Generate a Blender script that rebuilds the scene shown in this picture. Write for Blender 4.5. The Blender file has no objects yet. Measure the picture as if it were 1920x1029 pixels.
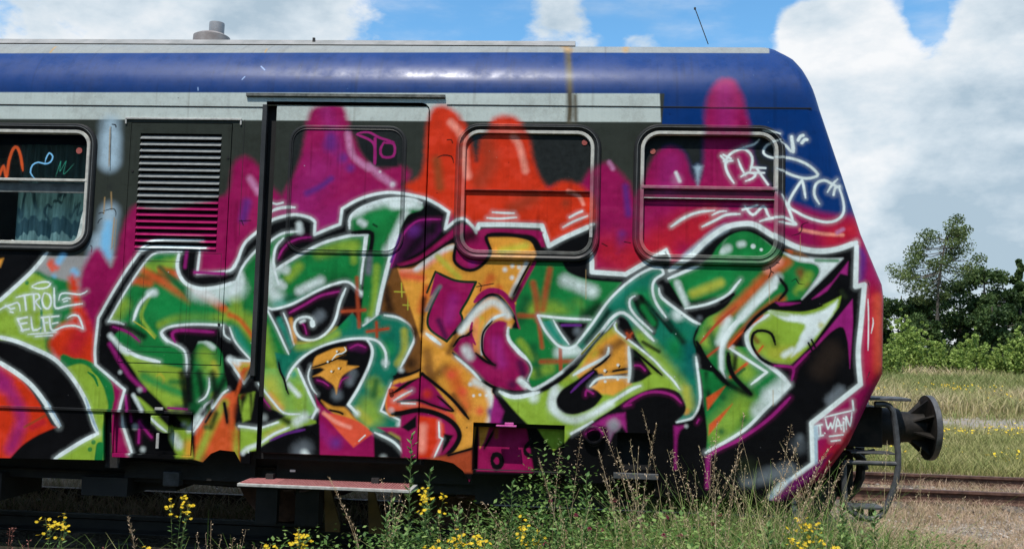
import bpy, bmesh, math, random
import numpy as np
from mathutils import Vector, Matrix, noise as mn
from mathutils.geometry import tessellate_polygon
random.seed(7); np.random.seed(7)
sc=bpy.context.scene; COL=sc.collection
PI=math.pi; rad=math.radians
# ---------------- camera
FPX=1750.; CD=7.3; CH=1.6
cam=bpy.data.cameras.new('camera'); co=bpy.data.objects.new('camera',cam); COL.objects.link(co)
cam.sensor_width=36; cam.lens=36*FPX/1920; cam.clip_end=3000; cam.clip_start=.05
CR=Matrix.Rotation(rad(4.2),3,'Z')@Matrix.Rotation(PI/2+math.atan(126/FPX),3,'X')@Matrix.Rotation(rad(1.6),3,'Z')
co.matrix_world=Matrix.Translation((0,-CD,CH))@CR.to_4x4(); sc.camera=co
def ray(x,y): return CR@Vector((x-960,514.5-y,-FPX))
def P(x,y,Y=0.):                      # survey helper: point of the photo at real depth Y -> X,Z in metres
    d=ray(x,y); t=(Y+CD)/d.y; return d.x*t, CH+d.z*t
def G(x,y,z):                         # point of the photo on the ground height z -> X,Y
    d=ray(x,y); t=(z-CH)/d.z; return d.x*t, -CD+d.y*t
# ---------------- world
SUN_EL=63.5; SUN_AZ=-20                 # sun behind the photographer, a little to the left
w=bpy.data.worlds.new('World'); sc.world=w; w.use_nodes=True; nt=w.node_tree; nt.nodes.clear(); N=nt.nodes.new; L=nt.links.new
out=N('ShaderNodeOutputWorld'); sky=N('ShaderNodeTexSky'); sky.sky_type='NISHITA'; sky.sun_disc=False
sky.sun_elevation=rad(SUN_EL); sky.air_density=1.0; sky.dust_density=.6; sky.ozone_density=1.5
bg=N('ShaderNodeBackground'); bg.inputs[1].default_value=.15
tint=N('ShaderNodeMix'); tint.data_type='RGBA'; tint.blend_type='MULTIPLY'; tint.inputs[0].default_value=1; tint.inputs[7].default_value=(.74,1.2,1.36,1); L(sky.outputs[0],tint.inputs[6]); L(tint.outputs[2],bg.inputs[0])
tc=N('ShaderNodeTexCoord')
def M(op,a,b=None,c=None):
    n=N('ShaderNodeMath'); n.operation=op
    for i,v in enumerate((a,b,c)):
        if v is None: continue
        if isinstance(v,(int,float)): n.inputs[i].default_value=v
        else: L(v,n.inputs[i])
    return n.outputs[0]
def wn(scale,det,off=(0,0,0),zs=1.6):
    mp=N('ShaderNodeMapping'); mp.inputs['Location'].default_value=off; mp.inputs['Scale'].default_value=(1,1,zs); L(tc.outputs['Generated'],mp.inputs[0])
    n=N('ShaderNodeTexNoise'); n.inputs['Scale'].default_value=scale; n.inputs['Detail'].default_value=det; n.inputs['Roughness'].default_value=.56; n.inputs['Distortion'].default_value=.12; L(mp.outputs[0],n.inputs[0]); return n.outputs[0]
base=M('ADD',M('MULTIPLY',M('SUBTRACT',wn(8,12,(.3,0,.1),1.9),.5),2.6),M('MULTIPLY',M('SUBTRACT',wn(24,12,(2,1,0)),.5),1.6))
acc=M('ADD',base,.16)
# where the clouds stand and where blue shows: (photo x, y, radius in degrees, weight)
for (x,y,r,a) in ((150,20,16,.5),(420,0,10,.4),(610,40,3.6,.45),(760,10,5,-.85),(880,0,3.6,-.6),(1055,55,2.6,.62),(1045,25,1.5,.25),(1222,62,2.0,.65),(1160,0,2.2,-.25),(1310,20,4.2,-.95),(1420,40,2.6,-.7),(1490,60,1.9,.5),(1520,50,1.8,.8),(1610,20,2.6,.75),
                  (1590,130,4,.8),(1700,300,8,.7),(1850,250,8,.7),(1700,15,2.2,-.7),(1785,25,2.6,-.6),(1720,90,1.5,-.45),(1880,40,3.2,.9),(1850,400,8,.35),(1640,520,7,.4)):
    d=ray(x,y).normalized(); v=N('ShaderNodeVectorMath'); v.operation='DISTANCE'; L(tc.outputs['Generated'],v.inputs[0]); v.inputs[1].default_value=d
    m=N('ShaderNodeMapRange'); m.interpolation_type='SMOOTHERSTEP'; m.inputs[1].default_value=0; m.inputs[2].default_value=rad(r)*1.5; m.inputs[3].default_value=a; m.inputs[4].default_value=0; L(v.outputs['Value'],m.inputs[0]); acc=M('ADD',acc,m.outputs[0])
cm=N('ShaderNodeMapRange'); cm.interpolation_type='SMOOTHSTEP'; cm.inputs[1].default_value=-.06; cm.inputs[2].default_value=.58; L(acc,cm.inputs[0])
th=N('ShaderNodeMapRange'); th.interpolation_type='SMOOTHSTEP'; th.inputs[1].default_value=.46; th.inputs[2].default_value=.78; th.inputs[4].default_value=.55; L(wn(5,12,(4,2,.2),3.5),th.inputs[0])
cmx=M('MAXIMUM',cm.outputs[0],th.outputs[0])
shade=M('ADD',M('ADD',M('MULTIPLY',M('SUBTRACT',wn(5,10,(5,3,.4),1.9),.5),3.0),M('MULTIPLY',M('SUBTRACT',wn(20,10,(1,3,.7),1.4),.5),.6)),M('MULTIPLY',acc,-.16))
cr=N('ShaderNodeValToRGB'); L(M('ADD',shade,.47),cr.inputs[0]); e=cr.color_ramp.elements
e[0].position=.05; e[0].color=(.45,.57,.67,1); e[1].position=.82; e[1].color=(.98,.99,1,1); k=e.new(.42); k.color=(.70,.79,.86,1)
cb=N('ShaderNodeBackground'); cb.inputs[1].default_value=.98; L(cr.outputs[0],cb.inputs[0])
mx=N('ShaderNodeMixShader'); L(M('MULTIPLY',cmx,.97),mx.inputs[0]); L(bg.outputs[0],mx.inputs[1]); L(cb.outputs[0],mx.inputs[2]); L(mx.outputs[0],out.inputs[0])
# ---------------- sun
sl=bpy.data.lights.new('sun','SUN'); sl.energy=4.9; sl.angle=rad(.53); sl.color=(1,.955,.89)
so=bpy.data.objects.new('sun',sl); COL.objects.link(so)
sdir=Vector((math.sin(rad(SUN_AZ))*math.cos(rad(SUN_EL)),-math.cos(rad(SUN_AZ))*math.cos(rad(SUN_EL)),math.sin(rad(SUN_EL))))
so.rotation_euler=sdir.to_track_quat('Z','Y').to_euler()
sky.sun_rotation=math.atan2(sdir.x,sdir.y)
sc.view_settings.view_transform='Standard'; sc.view_settings.look='None'; sc.view_settings.exposure=0; sc.view_settings.gamma=1
sc.cycles.use_denoising=True; sc.cycles.max_bounces=8; sc.cycles.transparent_max_bounces=12
# ---------------- helpers
def tag(o,label=None,cat=None,group=None,kind=None):
    if label:o['label']=label
    if cat:o['category']=cat
    if group:o['group']=group
    if kind:o['kind']=kind
    return o
def empty(name,loc,rz=0):
    o=bpy.data.objects.new(name,None); COL.objects.link(o); o.location=loc; o.rotation_euler=(0,0,rz); return o
def mesh(name,verts,faces,mat,parent=None,smooth=False,mats=None,mi=None,uvs=None):
    me=bpy.data.meshes.new(name); me.from_pydata([tuple(v) for v in verts],[],faces)
    for m in (mats or [mat]): me.materials.append(m)
    if mi: me.polygons.foreach_set('material_index',mi)
    if smooth: me.polygons.foreach_set('use_smooth',[True]*len(me.polygons))
    me.update(); o=bpy.data.objects.new(name,me); COL.objects.link(o)
    if parent:
        o.parent=parent
    return o
def npmesh(name,V,nper,mat,parent=None,mi=None,mats=None,attr=None):
    # V: (n*nper,3) vertices, every consecutive nper vertices make one face
    V=np.asarray(V,np.float32).reshape(-1,3); nf=len(V)//nper
    me=bpy.data.meshes.new(name); me.vertices.add(len(V)); me.vertices.foreach_set('co',V.ravel())
    me.loops.add(len(V)); me.loops.foreach_set('vertex_index',np.arange(len(V),dtype=np.int32))
    me.polygons.add(nf); me.polygons.foreach_set('loop_start',np.arange(0,len(V),nper,dtype=np.int32))
    try: me.polygons.foreach_set('loop_total',np.full(nf,nper,dtype=np.int32))
    except Exception: pass
    for m in (mats or [mat]): me.materials.append(m)
    if mi is not None: me.polygons.foreach_set('material_index',np.asarray(mi,np.int32))
    if attr is not None:
        a=me.attributes.new('tone','FLOAT','POINT'); a.data.foreach_set('value',np.repeat(np.asarray(attr,np.float32),nper))
    me.update(calc_edges=True); me.validate(); o=bpy.data.objects.new(name,me); COL.objects.link(o)
    if parent: o.parent=parent
    return o
class MB:
    def __init__(s): s.v=[]; s.f=[]
    def add(s,v,f):
        n=len(s.v); s.v+=[tuple(q) for q in v]; s.f+=[tuple(i+n for i in q) for q in f]; return s
    def box(s,x0,x1,y0,y1,z0,z1,b=0.):
        if b<=0:
            return s.add([(x,y,z) for z in (z0,z1) for y in (y0,y1) for x in (x0,x1)],[(0,2,3,1),(4,5,7,6),(0,1,5,4),(2,6,7,3),(0,4,6,2),(1,3,7,5)])
        bm=bmesh.new(); bmesh.ops.create_cube(bm,size=1)
        for v in bm.verts: v.co=Vector(((x0+x1)/2+v.co.x*(x1-x0),(y0+y1)/2+v.co.y*(y1-y0),(z0+z1)/2+v.co.z*(z1-z0)))
        bmesh.ops.bevel(bm,geom=list(bm.edges),offset=b,segments=2,affect='EDGES',profile=.5)
        bm.verts.index_update(); s.add([v.co[:] for v in bm.verts],[[v.index for v in f.verts] for f in bm.faces]); bm.free(); return s
    def tube(s,pts,r,n=10,cap=True,rs=None):
        pts=[Vector(p) for p in pts]; rings=[]; up=None
        for i,p in enumerate(pts):
            t=(pts[min(i+1,len(pts)-1)]-pts[max(i-1,0)]).normalized()
            if up is None: up=t.orthogonal().normalized()
            else:
                up=(up-t*up.dot(t)); up=up.normalized() if up.length>1e-6 else t.orthogonal().normalized()
            q=t.cross(up); rr=rs[i] if rs else r
            rings.append([p+(up*math.cos(a)+q*math.sin(a))*rr for a in [2*PI*k/n for k in range(n)]])
        v=[x for R_ in rings for x in R_]; f=[]
        for i in range(len(pts)-1):
            for k in range(n): f.append((i*n+k,i*n+(k+1)%n,(i+1)*n+(k+1)%n,(i+1)*n+k))
        if cap: f.append(tuple(range(n))[::-1]); f.append(tuple((len(pts)-1)*n+k for k in range(n)))
        return s.add(v,f)
    def prism(s,pts,y0,y1):           # outline in x,z extruded along y
        n=len(pts); v=[(a,y0,b) for a,b in pts]+[(a,y1,b) for a,b in pts]
        tri=tessellate_polygon([[Vector((a,b,0)) for a,b in pts]])
        f=[tuple(t) for t in tri]+[tuple(i+n for i in t[::-1]) for t in tri]+[(i,(i+1)%n,(i+1)%n+n,i+n) for i in range(n)]
        return s.add(v,f)
    def build(s,name,mat,parent=None,smooth=False):
        o=mesh(name,s.v,s.f,mat,parent,smooth)
        bm=bmesh.new(); bm.from_mesh(o.data); bmesh.ops.recalc_face_normals(bm,faces=bm.faces[:]); bm.to_mesh(o.data); bm.free()
        if smooth:
            try: o.data.set_sharp_from_angle(angle=rad(35))
            except Exception: pass
        return o
def rrect(x0,x1,z0,z1,r,n=7):
    p=[]
    for cx,cz,a0 in ((x1-r,z1-r,0),(x0+r,z1-r,90),(x0+r,z0+r,180),(x1-r,z0+r,270)):
        for k in range(n+1):
            a=rad(a0+90*k/n); p.append((cx+r*math.cos(a),cz+r*math.sin(a)))
    return p
def ringmesh(name,loops,ys,mat,parent,smooth=True):
    # a strip that runs over several outlines of equal point count, each at its own depth
    n=len(loops[0]); v=[(a,y,b) for lp,y in zip(loops,ys) for a,b in lp]; f=[]
    for i in range(len(loops)-1):
        for k in range(n): f.append((i*n+k,i*n+(k+1)%n,(i+1)*n+(k+1)%n,(i+1)*n+k))
    m=MB(); m.add(v,f); return m.build(name,mat,parent,smooth)
# ---------------- materials
def new_mat(name):
    m=bpy.data.materials.new(name); m.use_nodes=True; nt=m.node_tree; b=nt.nodes['Principled BSDF']; return m,nt,b
def nnoise(nt,scale,det=4,src='Object',sc3=(1,1,1),rough=.6):
    t=nt.nodes.new('ShaderNodeTexCoord'); mp=nt.nodes.new('ShaderNodeMapping'); mp.inputs['Scale'].default_value=sc3
    n=nt.nodes.new('ShaderNodeTexNoise'); n.inputs['Scale'].default_value=scale; n.inputs['Detail'].default_value=det; n.inputs['Roughness'].default_value=rough
    nt.links.new(t.outputs[src],mp.inputs[0]); nt.links.new(mp.outputs[0],n.inputs[0]); return n.outputs[0]
def ramp(nt,src,stops):
    r=nt.nodes.new('ShaderNodeValToRGB'); e=r.color_ramp.elements
    while len(e)<len(stops): e.new(.5)
    for q,(p,c) in zip(e,stops): q.position=p; q.color=(*c,1) if len(c)==3 else c
    nt.links.new(src,r.inputs[0]); return r.outputs[0]
def mixc(nt,f,a,b,mode='MIX'):
    m=nt.nodes.new('ShaderNodeMix'); m.data_type='RGBA'; m.blend_type=mode
    for v,i in ((f,0),(a,6),(b,7)):
        if isinstance(v,(int,float)): m.inputs[i].default_value=v
        elif isinstance(v,tuple): m.inputs[i].default_value=(*v,1) if len(v)==3 else v
        else: nt.links.new(v,m.inputs[i])
    return m.outputs[2]
def bump(nt,b,src,s,d=.01,prev=None):
    n=nt.nodes.new('ShaderNodeBump'); n.inputs['Strength'].default_value=s; n.inputs['Distance'].default_value=d; nt.links.new(src,n.inputs['Height'])
    if prev: nt.links.new(prev,n.inputs['Normal'])
    nt.links.new(n.outputs[0],b.inputs['Normal']); return n.outputs[0]
def simple(name,c1,c2,scale=8,rough=.6,metal=0,bs=.3,bd=.004,spec=.5,sc3=(1,1,1),stops=None,det=5):
    m,nt,b=new_mat(name); n=nnoise(nt,scale,det,'Object',sc3)
    nt.links.new(ramp(nt,n,stops or [(.35,c1),(.65,c2)]),b.inputs['Base Color'])
    b.inputs['Roughness'].default_value=rough; b.inputs['Metallic'].default_value=metal; b.inputs['Specular IOR Level'].default_value=spec
    if bs: bump(nt,b,nnoise(nt,scale*6,4),bs,bd)
    return m

# ---------------- rasteriser for the spray paint
import math
def smooth(pts, closed):
    # pts: (x,y,corner)
    n=len(pts); out=[]
    if n<3: return [(p[0],p[1]) for p in pts]
    rng=range(n) if closed else range(n-1)
    for i in rng:
        p1=pts[i]; p2=pts[(i+1)%n]
        p0=pts[i-1] if (closed or i>0) else p1
        p3=pts[(i+2)%n] if (closed or i+2<n) else p2
        if p1[2]: p0=p1
        if p2[2]: p3=p2
        if p1[2] and p2[2]: out.append((p1[0],p1[1])); continue
        L=abs(p2[0]-p1[0])+abs(p2[1]-p1[1]); k=max(2,min(8,int(L/7)))
        for j in range(k):
            t=j/k
            out.append(tuple(0.5*(2*p1[c]+(p2[c]-p0[c])*t+(2*p0[c]-5*p1[c]+4*p2[c]-p3[c])*t*t+(3*p1[c]-p0[c]-3*p2[c]+p3[c])*t**3) for c in (0,1)))
    if not closed: out.append((pts[-1][0],pts[-1][1]))
    return out
def segdist(D,x0,y0,ax,ay,bx,by,r,add=0.):
    h,w=D.shape
    ia=max(0,int(min(ax,bx)-r-x0)); ib=min(w,int(max(ax,bx)+r-x0)+2)
    ja=max(0,int(min(ay,by)-r-y0)); jb=min(h,int(max(ay,by)+r-y0)+2)
    if ia>=ib or ja>=jb: return
    X=(np.arange(ia,ib)+x0)[None,:]-ax; Y=(np.arange(ja,jb)+y0)[:,None]-ay
    dx,dy=bx-ax,by-ay; l=dx*dx+dy*dy+1e-9
    t=np.clip((X*dx+Y*dy)/l,0,1); d=np.hypot(X-t*dx,Y-t*dy)+add
    S=D[ja:jb,ia:ib]; np.minimum(S,d,out=S)
class Canvas:
    def __init__(s,w,h,noise):
        s.a=np.zeros((h,w,3),np.float32); s.w=w; s.h=h; s.nz=noise; s.mask=None
    def box(s,P,r):
        xs=[p[0] for p in P]; ys=[p[1] for p in P]
        x0=max(0,int(min(xs)-r)); x1=min(s.w,int(max(xs)+r)+2); y0=max(0,int(min(ys)-r)); y1=min(s.h,int(max(ys)+r)+2)
        return x0,x1,y0,y1
    def blend(s,b,al,col):
        x0,x1,y0,y1=b; S=s.a[y0:y1,x0:x1]; al=al[...,None]
        S*=1-al; S+=al*np.array(col,np.float32)
    def fill(s,col,soft,pts):
        P=smooth(pts,True); b=s.box(P,soft+1); x0,x1,y0,y1=b
        if x1<=x0 or y1<=y0: return
        tg=np.zeros((y1-y0,x1-x0+1),np.int32); n=len(P)
        D=np.full((y1-y0,x1-x0),1e3,np.float32)
        for i in range(n):
            (ax,ay),(bx,by)=P[i],P[(i+1)%n]
            segdist(D,x0,y0,ax,ay,bx,by,soft+1)
            if ay==by: continue
            lo,hi=(ay,by) if ay<by else (by,ay)
            j=np.arange(max(y0,int(np.ceil(lo))),min(y1,int(np.ceil(hi))))
            if len(j)==0: continue
            xc=ax+(j-ay)*(bx-ax)/(by-ay)
            k=np.clip(np.ceil(xc).astype(int)-x0,0,x1-x0)
            np.add.at(tg,(j-y0,k),1)
        ins=(np.cumsum(tg,1)[:,:-1]%2)==1
        sd=np.where(ins,D,-D); sf=max(.8,soft)
        if soft>3: sd=sd+s.nz[y0:y1,x0:x1]*soft*.12
        al=np.clip(.5+sd/(2*sf),0,1)
        if soft>3: al=al*al*(3-2*al)
        s.mask=(b,al.astype(np.float32)); s.blend(b,al,col)
    def stroke(s,col,wd,soft,pts,clip=False,op=1.,taper=True):
        P=smooth(pts,False) if len(pts)>1 else [pts[0][:2]]*2
        r=wd/2+soft; b=s.box(P,r+1); x0,x1,y0,y1=b
        if x1<=x0 or y1<=y0: return
        D=np.full((y1-y0,x1-x0),1e3,np.float32)
        n=len(P)-1; ln=[0.]
        for i in range(n): ln.append(ln[-1]+math.hypot(P[i+1][0]-P[i][0],P[i+1][1]-P[i][1]))
        for i in range(n):
            m_=(ln[i]+ln[i+1])/2; e_=min(m_,ln[-1]-m_); ad=wd/2*.5*max(0,1-e_/12.) if (ln[-1]>26 and soft<=4 and not clip and wd<11) else 0.
            segdist(D,x0,y0,*P[i],*P[i+1],r+2,ad)
        sf=max(.8,soft*.9)
        dd=D+(s.nz[y0:y1,x0:x1]*soft*.10 if soft>4 else 0)
        al=np.clip((wd/2-dd)/(sf)+.5,0,1) if soft<=4 else np.clip((wd/2+soft*.8-dd)/(wd/2+soft*.8),0,1)
        al=al*al*(3-2*al)
        if soft>4: al=np.clip(al*(1+.12*s.nz[y0:y1,x0:x1]),0,1)
        if clip and s.mask:
            (mx0,mx1,my0,my1),m=s.mask; M=np.zeros_like(al)
            a0,a1,c0,c1=max(x0,mx0),min(x1,mx1),max(y0,my0),min(y1,my1)
            if a1<=a0 or c1<=c0: return
            M[c0-y0:c1-y0,a0-x0:a1-x0]=m[c0-my0:c1-my0,a0-mx0:a1-mx0]; al=al*M
        s.blend(b,al*op,col)
def noise2(w,h,seed=1):
    rg=np.random.RandomState(seed); o=rg.randn(h,w).astype(np.float32)*.6
    for k,a in ((3,.5),(9,.6),(30,.5),(90,.5)):
        g=rg.randn(h//k+3,w//k+3).astype(np.float32)
        y=np.arange(h)/k; x=np.arange(w)/k; yi=y.astype(int); xi=x.astype(int); fy=(y-yi)[:,None]; fx=(x-xi)[None,:]
        fy=fy*fy*(3-2*fy); fx=fx*fx*(3-2*fx)
        o+=a*((g[yi][:,xi]*(1-fx)+g[yi][:,xi+1]*fx)*(1-fy)+(g[yi+1][:,xi]*(1-fx)+g[yi+1][:,xi+1]*fx)*fy)
    return o/1.2
PAL=dict(DG=(50,54,48),LG0=(150,150,148),ST=(186,195,189),BL=(8,50,110),ST2=(140,142,138),PB=(160,184,198),BB=(120,185,225),
RU=(170,138,90),RUD=(85,78,62),KK=(16,15,15),DG2=(40,42,42),M=(146,20,80),M2=(152,34,108),PU=(95,40,122),PK=(190,125,165),W=(214,226,224),
WF=(104,112,118),RE=(185,32,48),O=(206,52,24),O2=(218,82,56),O3=(155,55,32),OB=(140,70,35),PK2=(240,150,130),K2=(28,31,32),GR=(24,116,56),LM=(138,170,56),
AM=(218,150,56),K=(13,13,15),BN=(116,74,34),OR=(200,82,38),GD=(20,84,45),GR2=(24,132,66),TE=(40,138,116),YG=(172,172,58),PKM=(146,32,112),TG=(20,112,88),LG1=(120,170,80),
DP=(62,16,58),RD=(166,70,40),GB=(20,45,28),LO=(222,138,80),BT=(10,90,90),BN2=(45,36,30),LMF=(32,40,26),MV=(95,25,80),BB2=(150,175,215))
def lin(c): return [((v/255+.055)/1.055)**2.4 if v>10 else v/255/12.92 for v in c]
def run(cv,cov,text):
    cc=0.
    for ln in text.splitlines():
        if ln.startswith('# paint'): cc=1.
        ln=ln.split()
        if not ln or ln[0][0]=='#': continue
        k,c=ln[0],lin(PAL[ln[1]])
        n=3 if k=='f' else 4
        pts=[]
        for q in ln[n:]:
            cr=q.endswith('!'); a,b=q.strip('!').split(','); pts.append((float(a),float(b),cr))
        for v,col in ((cv,c),(cov,(cc,)*3)):
            if v is None or (v is cov and cc==0): continue
            if k=='f': v.fill(col,float(ln[2]),pts)
            elif k=='s':
                if ln[1] in('W','K','PKM','OR','RD') and float(ln[3])<=4 and float(ln[2])>=3: v.stroke(col,float(ln[2])+2,9,pts,op=.2 if ln[1]!='K' else .4)
                v.stroke(col,float(ln[2]),float(ln[3]),pts,op=.9 if float(ln[3])>4 else 1)
            elif k=='c': v.stroke(col,float(ln[2]),float(ln[3]),pts,True,op=.85)
            elif k=='b': v.stroke(col,float(ln[2]),float(ln[2])*.8 if float(ln[2])>4 else 1,pts,op=float(ln[3]))

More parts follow.
